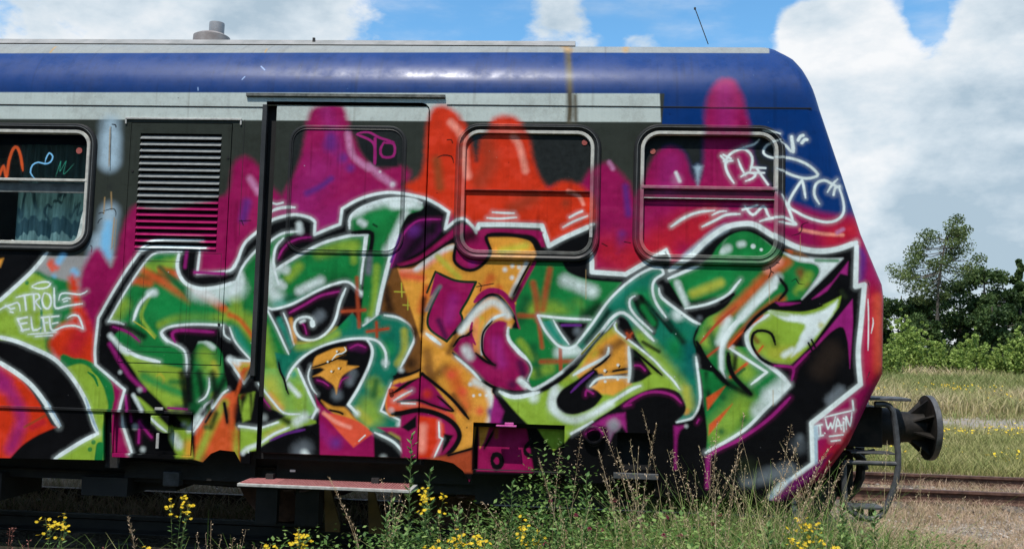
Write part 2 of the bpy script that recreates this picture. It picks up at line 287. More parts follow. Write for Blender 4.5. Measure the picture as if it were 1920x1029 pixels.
ART="""
f DG 1 -315.2,91.2! 1961.3,72.9! 1938.5,1065.3! -183.2,1163.1!
f LG0 2 -240.9,515.4! 529.1,501.2! 564.6,1128.6! -183.2,1163.1!
f ST 1 -272.2,181.8! 1485.3,170.7! 1488.9,226.9! -265.6,237.2!
f BL 1 1510.3,-63.6! 1490.1,238.2! 1494.4,500.7! 1987.4,489.8! 2115.7,-65.8!
f BL 1 -601.0,-69.1! 1539.0,-76.1! 1509.3,171.6! 687.3,176.8! -271.8,184.1!
f ST2 1 -602.2,-82.4! 1749.9,-89.1! 1700.1,74.6! 1198.9,76.2! -313.6,92.9!
s PB 56 7 413,244 416,316
s PB 56 7 414,274 415,312
s PB 50 9 422,418 419,451 417,498
s PB 34 9 417,493 415,530
s PB 34 10 401,473 393,525
s BB 14 12 417,462 417,493
s BB 16 10 421,441 420,477
s BB 12 8 419,493 425,503
s RU 1.6 2 412.7,247.1 413.8,282.3 415.4,326.8
s RU 2 3.5 410.5,388.2 410.3,419.8
s RU 2.5 3.5 432.4,427.8 431.2,461.4 430.6,487.6
s RU 1 2 436.8,429.9 436.1,471.8 436.3,492.7
s RU 2 4 422.8,377.5 426.0,411.1
s KK 1.6 1 410.0,414.6 421.7,411.2 430.2,410.0 435.0,417.3 434.4,424.7
s KK 1.6 1 400.6,420.0 405.8,417.8 410.2,418.8
s KK 1.4 1 399.6,439.0 402.4,432.6 407.6,429.4
s KK 1.3 1 415.0,248.2 416.3,287.5 418.1,335.3
s KK 1.3 1 387.2,483.3 390.5,485.3 390.1,495.8
s KK 2 1 416.8,242.8 423.4,243.8 424.8,248.1
b DG2 10 0.5 419,367
# paint
f M 9 373,753 369,588 372,536 389,498 406,489 431,521! 441,493 449,454 460,424 476,403 524,409 587,398 640,384 660,368 666,319 686,303 705,312 724,331 739,357 764,380! 777,356 794,312 803,269 808,230 816,207 839,199 870,199 881,210 891,238 905,263 917,289 941,316 960,320 995,315 1013,328 1013,340 1002,353! 1047,367 1337,349! 1343,342 1350,328 1361,315 1380,307 1397,309 1413,325 1429,342 1441,367! 1463,327! 1469,300 1484,280 1507,270 1530,278 1541,299 1551,326 1560,340! 1568,310 1570,237 1570,212 1576,176 1590,150 1608,139 1626,145 1640,176 1648,212 1655,235 1664,297 1689,337 1718,368 1767,388 1815,397 1854,399! 1959,530! 1958,876! 1656,983! 391,1037!
c M2 60 50 838,329 801,434 946,410
c M2 24 20 846,214 861,256 879,308
c M2 30 30 1511,299 1502,350
c M2 26 24 1607,164 1609,227
c PU 20 20 856,279
c PU 16 14 856,264
c PU 14 12 882,303
c PU 12 12 897,323
s PU 9 9 860,344 839,360 814,373
s PK 8 9 889,255 900,297 932,323
s PK 10 10 937,317 955,336 980,353
b W 7 0.7 980,353
b W 5 0.6 955,329
s PK 9 10 700,347 719,373
s PU 14 12 696,394 690,425
b PK 16 0.6 1521,334
s W 4 5 1519,321 1526,337
f PB 6 1551,309! 1560,344! 1568,308! 1559,304!
s PU 9 10 1424,351 1431,402
s PU 12 12 1419,442 1415,472
c BL 20 26 1595,142 1625,144
c RE 26 26 1611,201 1619,232
c PU 18 22 1607,153
f O 9 1003,354 1030,340 1040,309 1041,261 1047,216 1058,201 1079,200 1100,213 1116,234 1128,259 1135,289 1141,304! 1145,265! 1157,249 1171,223 1195,217 1217,223 1232,241 1242,257 1249,292 1258,321 1273,346 1282,354 1296,344 1319,340 1340,350 1356,364 1367,382 1370,415 1359,428 1314,449 1284,463! 1265,430 1253,423 1142,427 1111,420 1092,408 1074,398 1048,383 1017,370
c O2 14 14 1187,242 1213,252
c O3 22 22 1152,265 1168,304 1149,345
c O3 16 20 1252,374 1212,395
c O3 12 14 1313,383
c O3 9 9 1137,265 1137,294
c OB 14 12 1064,305 1072,357
s PK2 8 9 1210,257 1221,272 1230,303 1235,323
s PK2 9 10 1117,284 1120,315 1125,335
s PK2 10 10 1089,232 1105,248 1114,265
s PK2 5 6 1317,361 1337,369 1346,385
s W 4 3 1174,403 1197,404 1215,404
s W 4 3 1164,414 1187,415 1220,412
s W 4 4 1321,410 1333,403 1344,398
s W 4 4 1309,429 1328,418 1354,407
s PK 4 8 1393,305 1400,317
s RE 50 40 1494,451 1542,420
s RE 30 30 1553,439 1582,399
s RE 46 40 1395,473 1435,492
s RE 40 36 1494,471 1454,482
s RE 40 30 1844,424 1806,439
s RE 36 30 1883,551 1887,687
s O2 16 14 1890,551 1892,677
s RE 30 30 1835,804 1807,844
s PU 10 12 1856,512 1862,473 1854,463
f K2 4 905,255! 929,252! 977,267 988,285 990,319! 960,319 941,316 917,289
s M2 5 2 906,257 940,274 945,315
s M2 5 2 908,255 929,252 952,263 980,271
s M2 6 2 943,265 944,312
s M2 5 2 959,273 980,275 980,298 959,300 954,286 961,271
s O2 12 8 310,518 320,527
s O2 8 5 306,522 313,532
s BB 12 8 357,534 361,538
s BB 10 9 325,516 333,503
s BB 12 6 317,548
f GR 6 262,538! 283,535 305,544 333,551 350,555 367,573 375,609 344,641 323,672 327,714! 292,673! 276,590!
f O 10 347,547 365,549 373,588 392,629 409,670 409,715 382,718! 347,717! 320,688 316,673 331,643 359,620
c RE 26 24 368,681 387,640
f LM 5 200,597! 241,560 267,540 293,548 314,569 319,610 318,641 307,673 311,689! 328,724! 206,676!
c GR 8 3 263,559
s GR 5 3 293,590 298,631 297,654
f K 1.5 192.8,493.6! 304.5,496.5! 272.3,536.1 210.8,594.1! 200.5,602.7!
f AM 3 198.7,514.6! 211.7,512.2! 206.3,529.1!
s W 8 2 301,498 270,538 207,598
f M 3 435.2,720.6! 479.6,750.0! 488.0,892.0! 451.6,850.8! 440.8,812.5!
f GR 2 340.4,713.2 369.8,703.0 396.8,706.4 421.3,721.1 445.2,746.0 453.5,776.4 450.7,799.9 448.5,903.6! 404.0,905.2!
f LM 2 347.5,723.3! 381.2,713.0 405.4,723.6 423.8,743.6 436.2,771.8 442.0,797.2 433.5,833.1 437.5,897.9! 334.5,901.7! 423.7,845.7! 402.3,793.4!
s GR 5 1.5 398,729 411,738 419,754
s GR 4 1.5 405,724 421,737 431,754
c GR 9 2 417,862
c GR 9 2 411,876
s GR 16 3 431,869 429,894
f K 1.5 205.4,671.4! 248.1,675.4 290.3,689.8 325.9,706.4 352.0,727.2 372.8,750.3 390.6,777.4 409.5,823.7 424.7,845.6! 390.8,864.1 339.7,899.5! 221.8,903.8!
f O 2 208.0,708.8! 242.1,730.5 276.5,758.4 305.9,794.5 330.9,831.5 342.9,835.2! 304.4,852.9 273.6,874.4 248.7,902.8! 221.8,903.8!
c M2 22 16 222,758 245,773 270,818 262,854 253,880
c M2 20 20 215,738 233,753
c RE 10 10 293,838 313,827
c OB 4 4 277,838 323,811
s W 8 2 209,665 248,673 290,688 326,704 352,725 373,748 393,777 406,803 415,826 425,846!
s W 8 2 425,845 392,863 342,896
s PB 5 2 396,778 411,815 424,840
s W 9 2 213,713 252,734 285,757 313,787 333,815 346,835
s PB 4 2 319,787 338,815 350,833
s W 3.5 1.5 274,565 285,559 301,556 311,559 305,567 288,570 274,567
s W 3.5 1.5 208,615 223,606 235,602 246,598 251,604 253,614
s W 3 1.5 222.5,604.2 231.5,609.2
s W 3 1.5 232.8,611.3 241.3,609.0
s W 3 1.5 233.1,616.5 238.7,617.4
s W 4 1.5 243,588 262,583 275,581
s W 4 1.5 260,585 265,612
s W 4 1.5 278,581 282,611
s W 3.5 1.5 278,581 287,580 291,588 283,595 295,609
s W 4 1.5 299,579 296,592 301,605 310,608 315,595 310,581 300,578
s W 4 1.5 319,568 321,589 325,607 347,602 378,597
s W 3.5 1.5 330,591 332,581 342,577 373,579 386,572
s W 3 1.5 337.7,589.9 345.1,586.6 352.7,587.5
s W 3 1.5 340.2,594.0 347.6,591.8
s W 4 1.5 249,630 268,626
s W 4 1.5 249,630 261,653
s W 4 1.5 253,640 268,637
s W 4 1.5 258,652 273,649
s W 4 1.5 276,626 282,651 297,646
s W 4 1.5 300,626 306,652
s W 3.5 1.5 297,626 312,624
s W 3 1.5 301.8,636.6 310.4,635.3
s W 4 1.5 313,624 320,650 344,642 366,640 381,645
s W 3 1.5 320.3,637.2 330.9,634.8
s W 3.5 1.5 317,624 332,622
s W 4 1.5 350,625 359,620 371,621 379,635 383,646
s W 3 1.5 271.9,659.2 302.1,656.3 328.9,653.5
s W 3 1.5 287.4,662.9 321.8,659.9
f K 3 412.3,714.1! 409.4,684.4 412.1,624.4 434.2,581.3 459.4,537.1 483.0,501.2 495.9,482.1 511.4,472.4 537.9,467.7 608.3,468.4! 605.7,499.6! 603.3,533.8! 671.5,524.0! 683.3,506.2 696.3,471.8 725.6,444.3 743.8,428.4 767.5,418.6 794.7,415.0 823.2,420.7 831.9,428.8! 831.9,452.6! 860.6,439.6 881.1,432.0! 884.0,402.0! 912.5,385.0 942.2,374.2 971.0,368.5 994.9,370.2 1021.9,373.9 1046.8,379.7 1070.8,391.6 1090.8,404.6! 1084.7,437.4! 1104.6,420.7 1119.8,417.3 1131.3,425.3 1144.0,441.4! 1148.7,427.0! 1202.5,426.0 1269.3,426.8! 1283.3,463.0! 1309.1,449.3 1351.8,429.3 1371.7,422.8! 1363.9,479.5! 1364.6,511.6! 1428.3,516.2! 1451.8,500.7 1474.4,488.1 1502.7,466.5! 1509.9,484.4 1509.3,508.4! 1531.6,489.9 1549.2,476.6 1565.6,457.2 1588.9,436.8 1611.4,424.3 1644.6,416.7 1667.1,420.3 1695.5,437.7 1720.8,451.1 1750.0,461.4 1783.8,464.7 1817.5,460.0 1851.1,448.5! 1848.3,529.3! 1863.6,525.0! 1858.0,594.6 1853.3,651.2 1856.2,707.4! 1769.8,779.7! 1773.0,850.7! 1699.2,918.7! 1699.4,943.5! 1462.9,953.1! 1365.4,957.0! 1265.7,902.7! 822.7,919.6! 719.8,923.5! 490.1,891.9! 469.6,831.9! 465.4,798.4! 472.7,760.5!
f GR 2 432.8,630.0! 457.7,580.7 494.8,519.6 514.9,497.4 541.4,492.6 571.2,492.0! 565.5,523.3 580.8,550.9 612.2,561.5 649.0,557.6 679.0,546.6! 698.4,514.1 721.2,483.7 742.5,468.8 769.1,451.7 802.4,446.9! 786.0,454.5 766.5,465.2 755.7,480.9 754.5,500.6 759.7,521.0! 804.5,493.3 849.3,468.7 894.6,455.5 935.9,450.5! 932.3,492.7 926.2,544.9 929.0,565.2! 903.4,543.4 876.5,546.1 840.8,561.2 794.1,586.9 755.0,598.1 743.3,595.3! 768.4,639.6 790.9,674.6 804.3,719.8! 772.2,720.7 745.8,711.4 720.0,695.9! 688.1,664.2 674.0,635.0 662.1,629.2! 603.1,629.7 560.0,636.0 540.6,647.8 553.1,662.9! 588.1,683.4 593.4,724.1! 594.6,726.1 541.3,717.5 495.5,695.3 460.3,676.8 444.3,659.7 472.6,633.1!
c LM 20 20 435,628 460,596
c LM 16 16 477,523 530,522 593,500
c BN 14 14 478,544 531,543 574,537
c OR 12 9 485,523 532,548 592,588
c OR 10 9 531,527 585,542 640,581 673,611
c OR 9 9 585,547 618,577 662,601
c OR 12 10 473,549 511,554
c GD 6 8 530,522 581,567 609,603
c LM 6 5 513,579 498,616 513,641 527,656
c LM 12 10 537,634 568,619 610,615 663,617
c GR2 40 30 534,594 620,603
c LM 16 14 682,580 694,621 722,651
c W 22 24 607,567 650,571 686,560
c LM 20 18 678,611 715,621
c OR 8 7 673,611 694,621 728,661
c TE 14 14 685,642 708,682
c LM 20 18 737,640 750,681 767,721
c W 20 18 748,517 752,558 766,578
c TE 14 14 766,589 848,561
c LM 18 14 845,489 886,475 912,473
c LM 10 8 907,473 910,503
c GR2 22 20 805,526 887,504
c GD 9 12 786,578 848,551 899,536
c W 9 14 807,562 847,541
c LM 14 12 804,516 785,537
c W 10 12 768,517 779,522
c W 9 10 769,548 775,553
c W 10 10 690,534 691,549 676,565
c W 10 10 512,574 522,572
f LM 3 444.3,659.7! 460.3,676.8 495.5,695.3 536.5,707.4 583.5,716.2! 595.7,746.4 601.7,817.2 594.9,827.6 544.9,780.6 511.5,751.1 486.2,719.1 456.1,678.9
s W 7 3 460,677 495,695 540,705
s YG 5 4 534,733 542,728 550,738 545,750 532,746
c GR 8 8 564,742 590,742
s GR2 12 12 510,734 554,753 597,767
s W 6 8 438,657 465,684 476,689
f GR 2 614.5,664.2! 638.7,663.6 660.7,683.4 666.5,713.8 674.3,744.0 671.2,784.6 610.0,817.0! 595.7,746.4 595.6,705.7
c LM 30 16 629,689 641,715
c W 8 7 600,665 623,660 644,674
c LM 10 8 649,765 648,785
c K 10 12 618,725 629,771
c YG 8 8 646,704 652,724
s K 12 10 596,716 601,797
s K 12 8 604,675 601,716
s W 4 2 639,733 640,750 634,768 621,778
s W 3.5 2 541,648 553,663 588,683 594,724 596,726!
s W 6 2.5 433,630 448,631 464,635
s K 12 8 436,640 473,642 506,657
s PKM 5 3 443,640 474,650 498,667
s W 4 3 433,630 458,581 495,520 516,497 539,493 572,492!
s W 7 3 567,494 565,523 581,551 612,562 649,558 681,547!
s W 5 3 680,560 694,518 721,484 743,469 769,452 802,447
s W 6 4 519,569 494,595 483,627
s YG 3 2 483.0,627.7 510.6,644.5 527.5,660.5
s W 5 2.5 662,631 603,631 560,636 542,645 541,654 553,666
s W 4 2 550,663 588,683 594,724
s PKM 6 4 568,666 562,650 579,643 643,645
s PKM 6 6 438,674 478,730 512,759
s K 9 4 579,531 606,541 669,531
s W 5 3 608,486 605,533! 668,526 683,506
s PKM 5 5 582,490 580,521
s PKM 6 4 600,531 658,532
s K 14 14 597,726 607,797
s K 10 12 645,725 654,765
s GD 8 10 629,786 577,793
f AM 2 675.1,697.2! 720.1,697.9! 707.7,743.0!
c LM 14 10 709,712
c OR 6 5 701,723 715,712
s W 5 2 720,698 675,697! 708,741! 720,722
s W 4 2 674,635 688,664 720,697
s W 4 2 662,634 664,649 676,658
s W 8 8 677,695 693,703
s K 12 12 546,804 610,807
f OR 4 616,827! 631,811 648,789 666,765 691,756! 697,784! 694,814 702,824! 706,892! 631,892! 619,887!
c LM 16 10 624,887 647,826 671,780
c LM 16 10 694,824 699,884
c OR 20 14 684,825 681,875
c BN 16 16 640,891
c K 7 9 656,800 647,826
c BN 10 10 677,795 685,814
c GD 8 8 637,826
s LM 6 7 548,829 590,840 602,858
f LM 4 559,839! 602,827! 616,885! 582,885! 564,859
c W 14 12 570,849 581,863
c AM 22 12 602,863 603,878
s K 6 4 671,780 679,815
s K 5 4 636,816 651,790
s W 5 2.5 614,835 631,806 633,786 648,775! 648,789 666,762 677,754
s W 8 9 600,833 612,822 630,796
f LM 3 491.4,770.1! 514.0,794.8! 531.3,819.6! 560.9,840.9! 566.6,828.6! 529.8,794.3! 504.4,774.8!
s W 6 5 491,770 510,800
s W 5 2 528,810 545,825 562,836
s PKM 5 3 500,821 501,861
s PKM 5 3 500,823 526,850
s PKM 5 3 475,771 484,821
s W 3 1.5 467.2,827.9 487.3,879.9
b W 9 0.6 492,831
b W 9 0.6 510,874
b W 8 0.5 503,759
b W 9 0.4 589,823
b W 6 0.6 462,727
s PKM 4 2 561,792 598,793
s OR 5 5 707,713 700,743 692,769
s OR 9 8 690,784 688,824
s K 16 6 698,784 697,804 710,824 737,813
s K 6 4 701,804 698,819
f LM 4 699,763! 730,757! 724,808! 709,814!
c OR 5 5 704,768 716,743
c K 5 7 722,758 728,803
c K 4 7 703,794 708,768
f LM 2 704.4,823.8! 739.9,826.6! 741.7,864.7! 717.2,871.6! 706.7,870.0!
s K 9 10 678,713 657,760 630,801
s K 12 12 720,722 707,768
s K 8 10 584,726 596,787
s W 5 3 702,822 740,825
s W 8 5 712,872 719,864 741,855
b W 5 0.8 723,869
s W 5.5 2.5 489,882 467,828! 465,798 473,760! 412,714! 409,684 412,624! 434,581 459,537 483,501 496,482 511,472 538,468 612,467
s W 6 3 488,494 512,484 560,482 619,483
s W 6 3 672,524 683,506 696,472 726,444 744,428 768,419 795,415 823,421 832,429! 832,453! 861,440 881,432! 884,402! 912,385 942,374 971,369 995,370 1022,374 1047,380 1071,392 1091,405! 1085,437! 1105,421 1120,417 1131,425 1144,439
s W 9 3 1140,435 1144,441! 1149,427! 1203,426 1269,427! 1283,465! 1309,450 1366,423
s W 4 2 746,393 755,395 767,392
s W 6 2.5 742,411 757,404 774,401 791,401
s PKM 4.5 2.5 763,500 769,486 779,473 792,465 807,460 825,458
s W 8 9 801,434 803,446
s W 5 3 771,461 758,477 754,497 756,521 766,550
s W 6 2.5 760,521 804,493 849,469 895,455 914,452 936,451
s W 8 2 933,452 930,493
s W 5 2 930,493 927,523 926,545
s W 5 2.5 742,591 755,598 794,587 841,561 877,546 903,543 929,565
s W 8 7 927,564
f K 2 755.2,603.2! 794.4,593.0 841.1,566.3 876.8,551.2 894.4,552.8! 887.3,581.5 879.5,616.3 862.9,639.1 838.6,652.9 814.6,649.5 801.6,636.7 803.9,619.3 792.9,606.3! 783.1,618.8! 802.0,669.2! 790.7,671.5! 768.4,639.6!
c WF 14 14 845,612 850,607
s TE 10 8 771,619 784,644 796,669
s W 4 2 743,595 765,632 785,670 792,683
s W 4 2 778,605 790,631 802,666
s AM 7 5 793,617 800,644 803,659
s PKM 5 2.5 790,604 818,588 849,570 884,561
s W 5 2 897,555 887,582 879,616 863,641 839,655 815,652 802,637 801,623 809,614 822,611 833,614 836,622
s W 10 2 835,621 836,626
s PKM 3 2 824.7,643.2 819.9,628.0 814.5,623.1
s YG 7 8 811,664 852,658 882,634
s W 4 5 812,621 819,618
f GR 2 899.2,442.0! 900.2,416.2 923.4,398.2 968.4,382.0 1013.9,381.2 1040.0,392.1 1036.3,402.4 1012.9,411.1 1000.4,434.9 993.3,465.8 980.0,496.7 973.5,542.8 958.5,606.1! 943.6,620.7 933.6,627.0! 929.0,615.0 931.1,565.2! 933.2,513.1 938.9,448.4! 931.4,443.4 916.0,445.8
c W 12 12 906,411 935,398 976,389 1033,392
c W 14 10 981,394 1017,390
c W 12 12 1008,409 989,451 974,482
c LM 10 9 955,513 954,574 948,604
c GR2 26 16 946,421 966,410
c W 8 9 920,426 928,431
c K 4 4 946,431 953,435
c W 8 8 943,615
s W 6 2.5 900,440 901,418 923,399 968,383 1014,381 1038,388
s W 8 3 994,450 980,497 968,553 959,606
s W 5 3 959,606 944,619 929,627
s K 8 4 906,448 939,446 945,457 941,492 938,523
s WF 8 9 941,492 940,523
f DP 3 985.7,511.9! 991.8,481.2 1000.9,450.3 1020.7,427.4 1045.0,417.7 1071.8,419.2! 1080.6,438.5! 1062.9,459.3 1041.0,478.1 1018.9,490.8
c K 18 14 1011,491 1050,439
c K 16 10 1069,408 1060,439
c PU 20 16 1024,440
s PKM 4 2 983,512 994,476 1007,445 1027,425 1045,420 1075,419
s PU 5 3 983,502 999,450
f TG 2 792.4,684.7! 801.9,666.1! 842.0,657.9 880.3,634.6 911.9,600.2! 933.6,627.0! 959.5,606.1! 975.7,601.6 1000.5,607.1 1025.6,620.6 1034.5,642.5 1025.4,670.9 1009.2,701.5! 1000.4,713.8 991.9,730.1 973.5,784.7! 1009.8,800.5! 1007.3,815.5 961.9,825.0 928.5,806.2! 910.8,773.8! 929.9,741.1 948.8,699.3 953.8,669.9 941.7,651.1 902.7,652.2 857.8,664.6 822.5,685.8 799.7,709.8 789.5,734.4! 771.7,710.6! 765.1,680.4!
c GR2 20 20 892,621
c TG 20 12 952,574
c LM 12 12 811,667 852,660 883,642
c YG 9 9 1013,633 1015,668 1003,694
c GR2 20 20 981,669
c LM 34 20 950,776 961,795
c LM 20 18 958,735 971,750
c YG 12 12 930,786 951,805
c GD 10 10 959,755 963,730
c W 8 9 979,694
f LG1 2 789.5,734.4! 799.7,709.8! 811.1,709.4 831.6,750.2 850.6,784.8! 835.8,799.3 796.7,800.6 775.5,791.3 754.3,781.9 742.0,741.9! 740.6,711.5! 771.7,710.6!
c YG 26 20 758,741 775,781
c LM 30 16 815,750 816,780
c TE 10 10 803,720
c AM 10 9 759,762 780,786
c W 7 7 794,740 815,760
s W 5 2.5 789,734 800,710 822,686 858,665 903,652 942,649 965,655 979,675 980,701
s W 6 2.5 942,651 953,670 949,697 930,741 911,774! 929,791
b W 9 0.7 928,790
s W 5 2.5 974,604 1001,608 1026,622 1034,643 1024,671 1009,701
s W 4 2.5 992,731 986,748 974,784! 1011,800! 1010,809
b W 9 0.6 1010,808
b W 9 0.7 1010,706
s K 4 2 773,699 777,716 785,731 791,750 795,758
f K 2 811.0,707.4! 827.7,685.7 857.9,667.6 902.8,655.2 938.8,654.2 949.7,670.1 944.7,699.4 925.8,741.2 906.7,774.9! 898.9,785.2! 857.2,770.5 841.0,753.9 824.2,724.2!
c DP 10 8 910,666 935,670
c WF 12 14 888,757
c WF 10 12 917,716 912,732
s PKM 4 3 910,668 925,661 940,666
s PKM 3 2 849.3,730.5 860.7,733.2 871.3,739.9
s PKM 3 2 892.0,742.3 896.6,729.1 908.7,722.6
s W 3 3 835.7,703.7 831.4,724.0 840.7,746.9 849.4,756.7
f AM 2 838.0,708.6! 843.3,688.3 856.4,679.8 881.7,669.0 902.2,666.4! 902.8,680.5 884.6,689.1 905.4,692.5! 904.7,700.6! 928.4,701.9! 911.2,710.5 896.3,722.0 890.8,737.3 887.4,755.5! 881.6,739.6 867.8,729.9 855.1,722.3 840.7,723.7! 854.8,716.2 862.8,709.9! 854.4,706.1
s K 3 1.5 838.9,706.6 859.3,699.9 884.6,689.1 904.8,679.4
s K 3 1.5 890.5,680.8 906.8,676.3
b W 4 1 885,675
b W 4 1 868,695
b W 4 1 876,713
b W 4 1 890,707
s KK 1.5 1 886.2,677.9 890.2,673.8
s KK 1.5 1 870.6,697.6 873.5,693.5
s KK 1.5 1 878.5,715.5 881.4,711.4
s KK 1.5 1 892.7,709.0 894.6,704.9
s W 2.5 1.5 899.1,666.4 902.5,672.4 894.5,678.7 884.3,681.0 876.5,691.3
s W 5 2 811,709 832,750 851,785
f AM 3 859.2,768.4! 883.3,779.7 903.8,780.0 919.8,794.5 932.5,806.1 951.4,818.4! 920.5,811.5 884.0,795.7
s K 4 3 876,786 894,789 901,792
f M 2 846.3,756.8! 855.2,772.6 883.9,792.7 920.2,804.5 961.9,827.0! 964.7,872.6! 859.7,875.4! 856.2,793.6! 851.6,783.7
c PKM 14 14 859,819 881,848
c PU 16 16 891,847
f O2 2 862.3,792.4! 889.0,793.5 932.5,806.1 959.9,827.1! 924.3,854.2! 900.9,832.1!
s PK2 6 5 865,792 890,808 916,817
s W 2.5 2 934.0,841.9 945.8,830.5
s W 5 3 851,785 839,809
b W 6 0.6 852,787
f LM 2 740.9,825.6! 771.3,811.5 801.6,796.4 840.1,803.2 850.7,810.8 818.2,819.9 777.8,839.4 742.6,860.7!
c YG 12 8 757,837 787,821
c LG1 8 8 828,805
s W 4 3 741,825 777,812
s W 5 3 742,855 769,835 799,821
f K 2 742.7,863.7! 777.8,840.4 818.4,824.0 857.1,814.6! 859.8,876.4! 742.1,872.7!
c WF 22 20 822,865 830,860
c W 10 9 830,868 834,872
s PU 5 4 763,847 793,833 829,824
s W 4 2 736,740 763,771 788,794 818,795
s K 14 6 741,762 765,792 797,811
s W 12 12 813,810 828,800
b W 10 0.35 750,804
s PKM 3 2 745.4,768.1 759.6,783.7
s W 5 2.5 964,825 1000,841 1022,863! 1018,843!
f M 2 967.6,814.8! 1012.3,813.3! 1039.8,873.8! 1024.5,870.4! 1018.3,840.9! 997.6,828.7!
c LM 10 6 993,829 1013,838
b W 10 0.5 982,872
s RD 6 4 892,599 936,595
s RD 5 5 918,534 921,575 926,627
s RD 5 4 942,636 982,629
s RD 5 4 959,618 961,645
f BN 4 986,517! 999,512! 1042,498! 1044,632! 1035,653! 1024,623 999,603 976,597 968,594 974,553
c OR 16 14 1022,531 1029,572
c K 12 12 974,553 984,593
c K 14 12 1031,633 1043,672
s YG 2.5 1.5 1004.3,542.1 1006.3,568.4
s YG 2.5 1.5 991.6,558.6 1016.2,559.1
s YG 2.5 1.5 1017.4,565.1 1018.4,592.4
s YG 2.5 1.5 1008.9,583.6 1030.4,584.0
s AM 2.5 1.5 1020.8,543.7 1035.1,544.4
f BN 5 1035,653! 1048,612! 1049,712! 1024,713! 1013,703!
c K 16 14 1028,693
f AM 2 996.1,514.8! 1026.8,513.1 1047.6,492.2 1088.8,469.0 1105.0,464.6! 1106.0,496.1 1120.8,511.0 1142.1,511.5 1162.0,497.9 1171.6,479.5 1166.7,451.1! 1220.4,450.0 1249.9,457.6 1260.7,483.7! 1252.0,498.0 1217.5,563.3! 1232.3,587.0 1218.0,617.5 1208.8,647.7! 1200.5,707.8 1182.3,738.2 1188.8,753.8 1185.1,797.5! 1153.3,808.5! 1148.5,846.2! 1119.8,857.1! 1104.8,861.5! 1125.8,825.3 1113.9,801.9 1087.2,785.9 1048.5,778.3 1013.4,788.4! 991.2,794.1 982.1,769.5 994.0,734.1 998.8,725.9 1019.0,719.3 1046.2,712.5! 1047.1,652.2!
c PK2 12 10 1006,518 1042,511 1082,479
c W 9 9 1032,514 1077,479 1102,471
c O2 12 12 1002,527 1043,531
c BN 14 14 1058,672 1070,712 1094,701
c OR 24 20 1110,711 1132,770
c O2 14 10 1128,743
c O2 12 10 1105,713
c O2 12 12 1162,778
c AM 30 20 1155,539 1215,507
c BN 8 12 1059,702 1075,732
c YG 8 14 1194,477 1239,466
c BN 6 10 1115,630 1099,671
c OR 12 14 1054,551 1045,592
c PK2 10 10 1064,611 1076,556
c YG 10 10 1163,629 1157,609
c BN 6 8 1132,779 1111,750
c K 5 9 1049,571 1046,632
c OR 10 12 1175,528 1161,554
c W 14 10 1179,743 1186,768 1183,798
c W 12 10 1151,724 1176,733
c YG 10 8 1072,490 1114,529
c LO 14 8 1147,609 1149,659 1159,679
c OR 10 10 1191,548 1156,569
f O2 3 987.2,742.3! 1019.6,735.3! 1042.1,740.6! 1044.7,757.5! 1091.9,775.8 1112.4,785.1! 1117.9,799.8! 1087.2,785.9 1051.5,778.2 1013.3,785.4! 991.0,789.1 983.2,769.4
c OR 14 10 1021,773
f M 2 992.1,736.1! 1046.3,715.5 1059.6,718.1 1110.1,778.2! 1097.1,780.6! 1041.9,764.5! 1005.4,765.7! 1030.2,747.9
c O 16 10 1061,750
c PKM 10 8 1092,766
s K 5 2 996,719 1029,713 1046,704
s K 6 2.5 998,749 1046,716 1055,716 1106,755 1141,793
s K 4 2.5 1005,766 1045,762 1071,770 1108,780 1108,775 1081,753
s W 3.5 3 998,764 1015,753 1032,744
s W 3 2 1012.6,768.5 1039.0,768.6
f AM 2 1007.0,725.7! 1044.0,709.5! 1045.4,718.5! 1011.2,730.5!
f M 3 1013.5,791.4 1048.6,782.2 1087.3,789.9 1114.0,803.9 1124.8,825.3 1116.4,847.3 1102.8,859.6 1064.8,868.9! 1016.4,870.7!
f O 3 1045.9,790.3! 1080.4,793.1! 1094.9,805.5! 1097.7,828.2! 1076.9,868.5! 1048.7,869.5!
c PK2 14 10 1055,812 1054,852
f K 2 1014.3,813.2! 1041.8,790.4! 1042.6,812.3! 1027.7,820.7!
f K 2 1095.5,822.3! 1113.7,824.7! 1102.3,844.9! 1092.7,858.0! 1093.9,835.3
s K 9 3 996,789 1013,787 1049,780 1087,788 1114,804 1125,825 1116,847 1103,860
s W 3.5 2 1085,801 1087,829! 1093,832! 1078,868
b W 8 0.5 994,782
f RD 3 1064.8,868.9! 1104.8,861.5! 1148.6,850.1! 1149.9,892.4! 1125.9,893.3!
s K 4 2 1105,862 1149,848
f M 2 1107.7,454.3 1104.4,478.8 1106.0,496.1 1120.8,511.0 1142.1,511.5 1162.0,497.9 1171.6,477.4 1164.7,451.1! 1172.6,442.8 1220.2,442.9 1253.7,447.4 1269.3,467.3! 1276.4,467.2! 1269.8,445.0 1261.5,436.1 1157.1,435.0 1145.2,447.5 1131.5,431.4 1119.2,429.6
c PKM 14 10 1139,503
s K 6 3 1107,465 1104,496 1121,512 1142,514 1162,500 1173,479 1163,451 1183,445 1220,447 1250,455 1259,472
s K 22 14 1120,453 1136,448
f M 3 995.8,506.6! 1029.3,494.7 1051.3,479.9 1081.2,454.8 1106.0,431.9 1119.1,426.5! 1123.5,437.7 1101.6,454.4 1081.6,467.1 1051.7,490.1 1026.5,502.9 1006.2,510.5
s K 4 3 1001,512 1030,505 1052,491 1087,467 1104,453
s GB 4 2 1069,519 1108,535 1147,537! 1133,569 1119,596 1124,611
f M 1.5 1069.0,519.2! 1108.3,534.6 1147.0,536.7! 1132.8,569.4 1119.4,595.9 1124.0,610.9 1094.8,649.9! 1063.6,629.6 1055.9,611.7 1063.2,586.3 1076.4,555.6! 1059.4,567.1!
c PKM 20 16 1105,570 1097,611
c DP 9 8 1078,611 1092,641
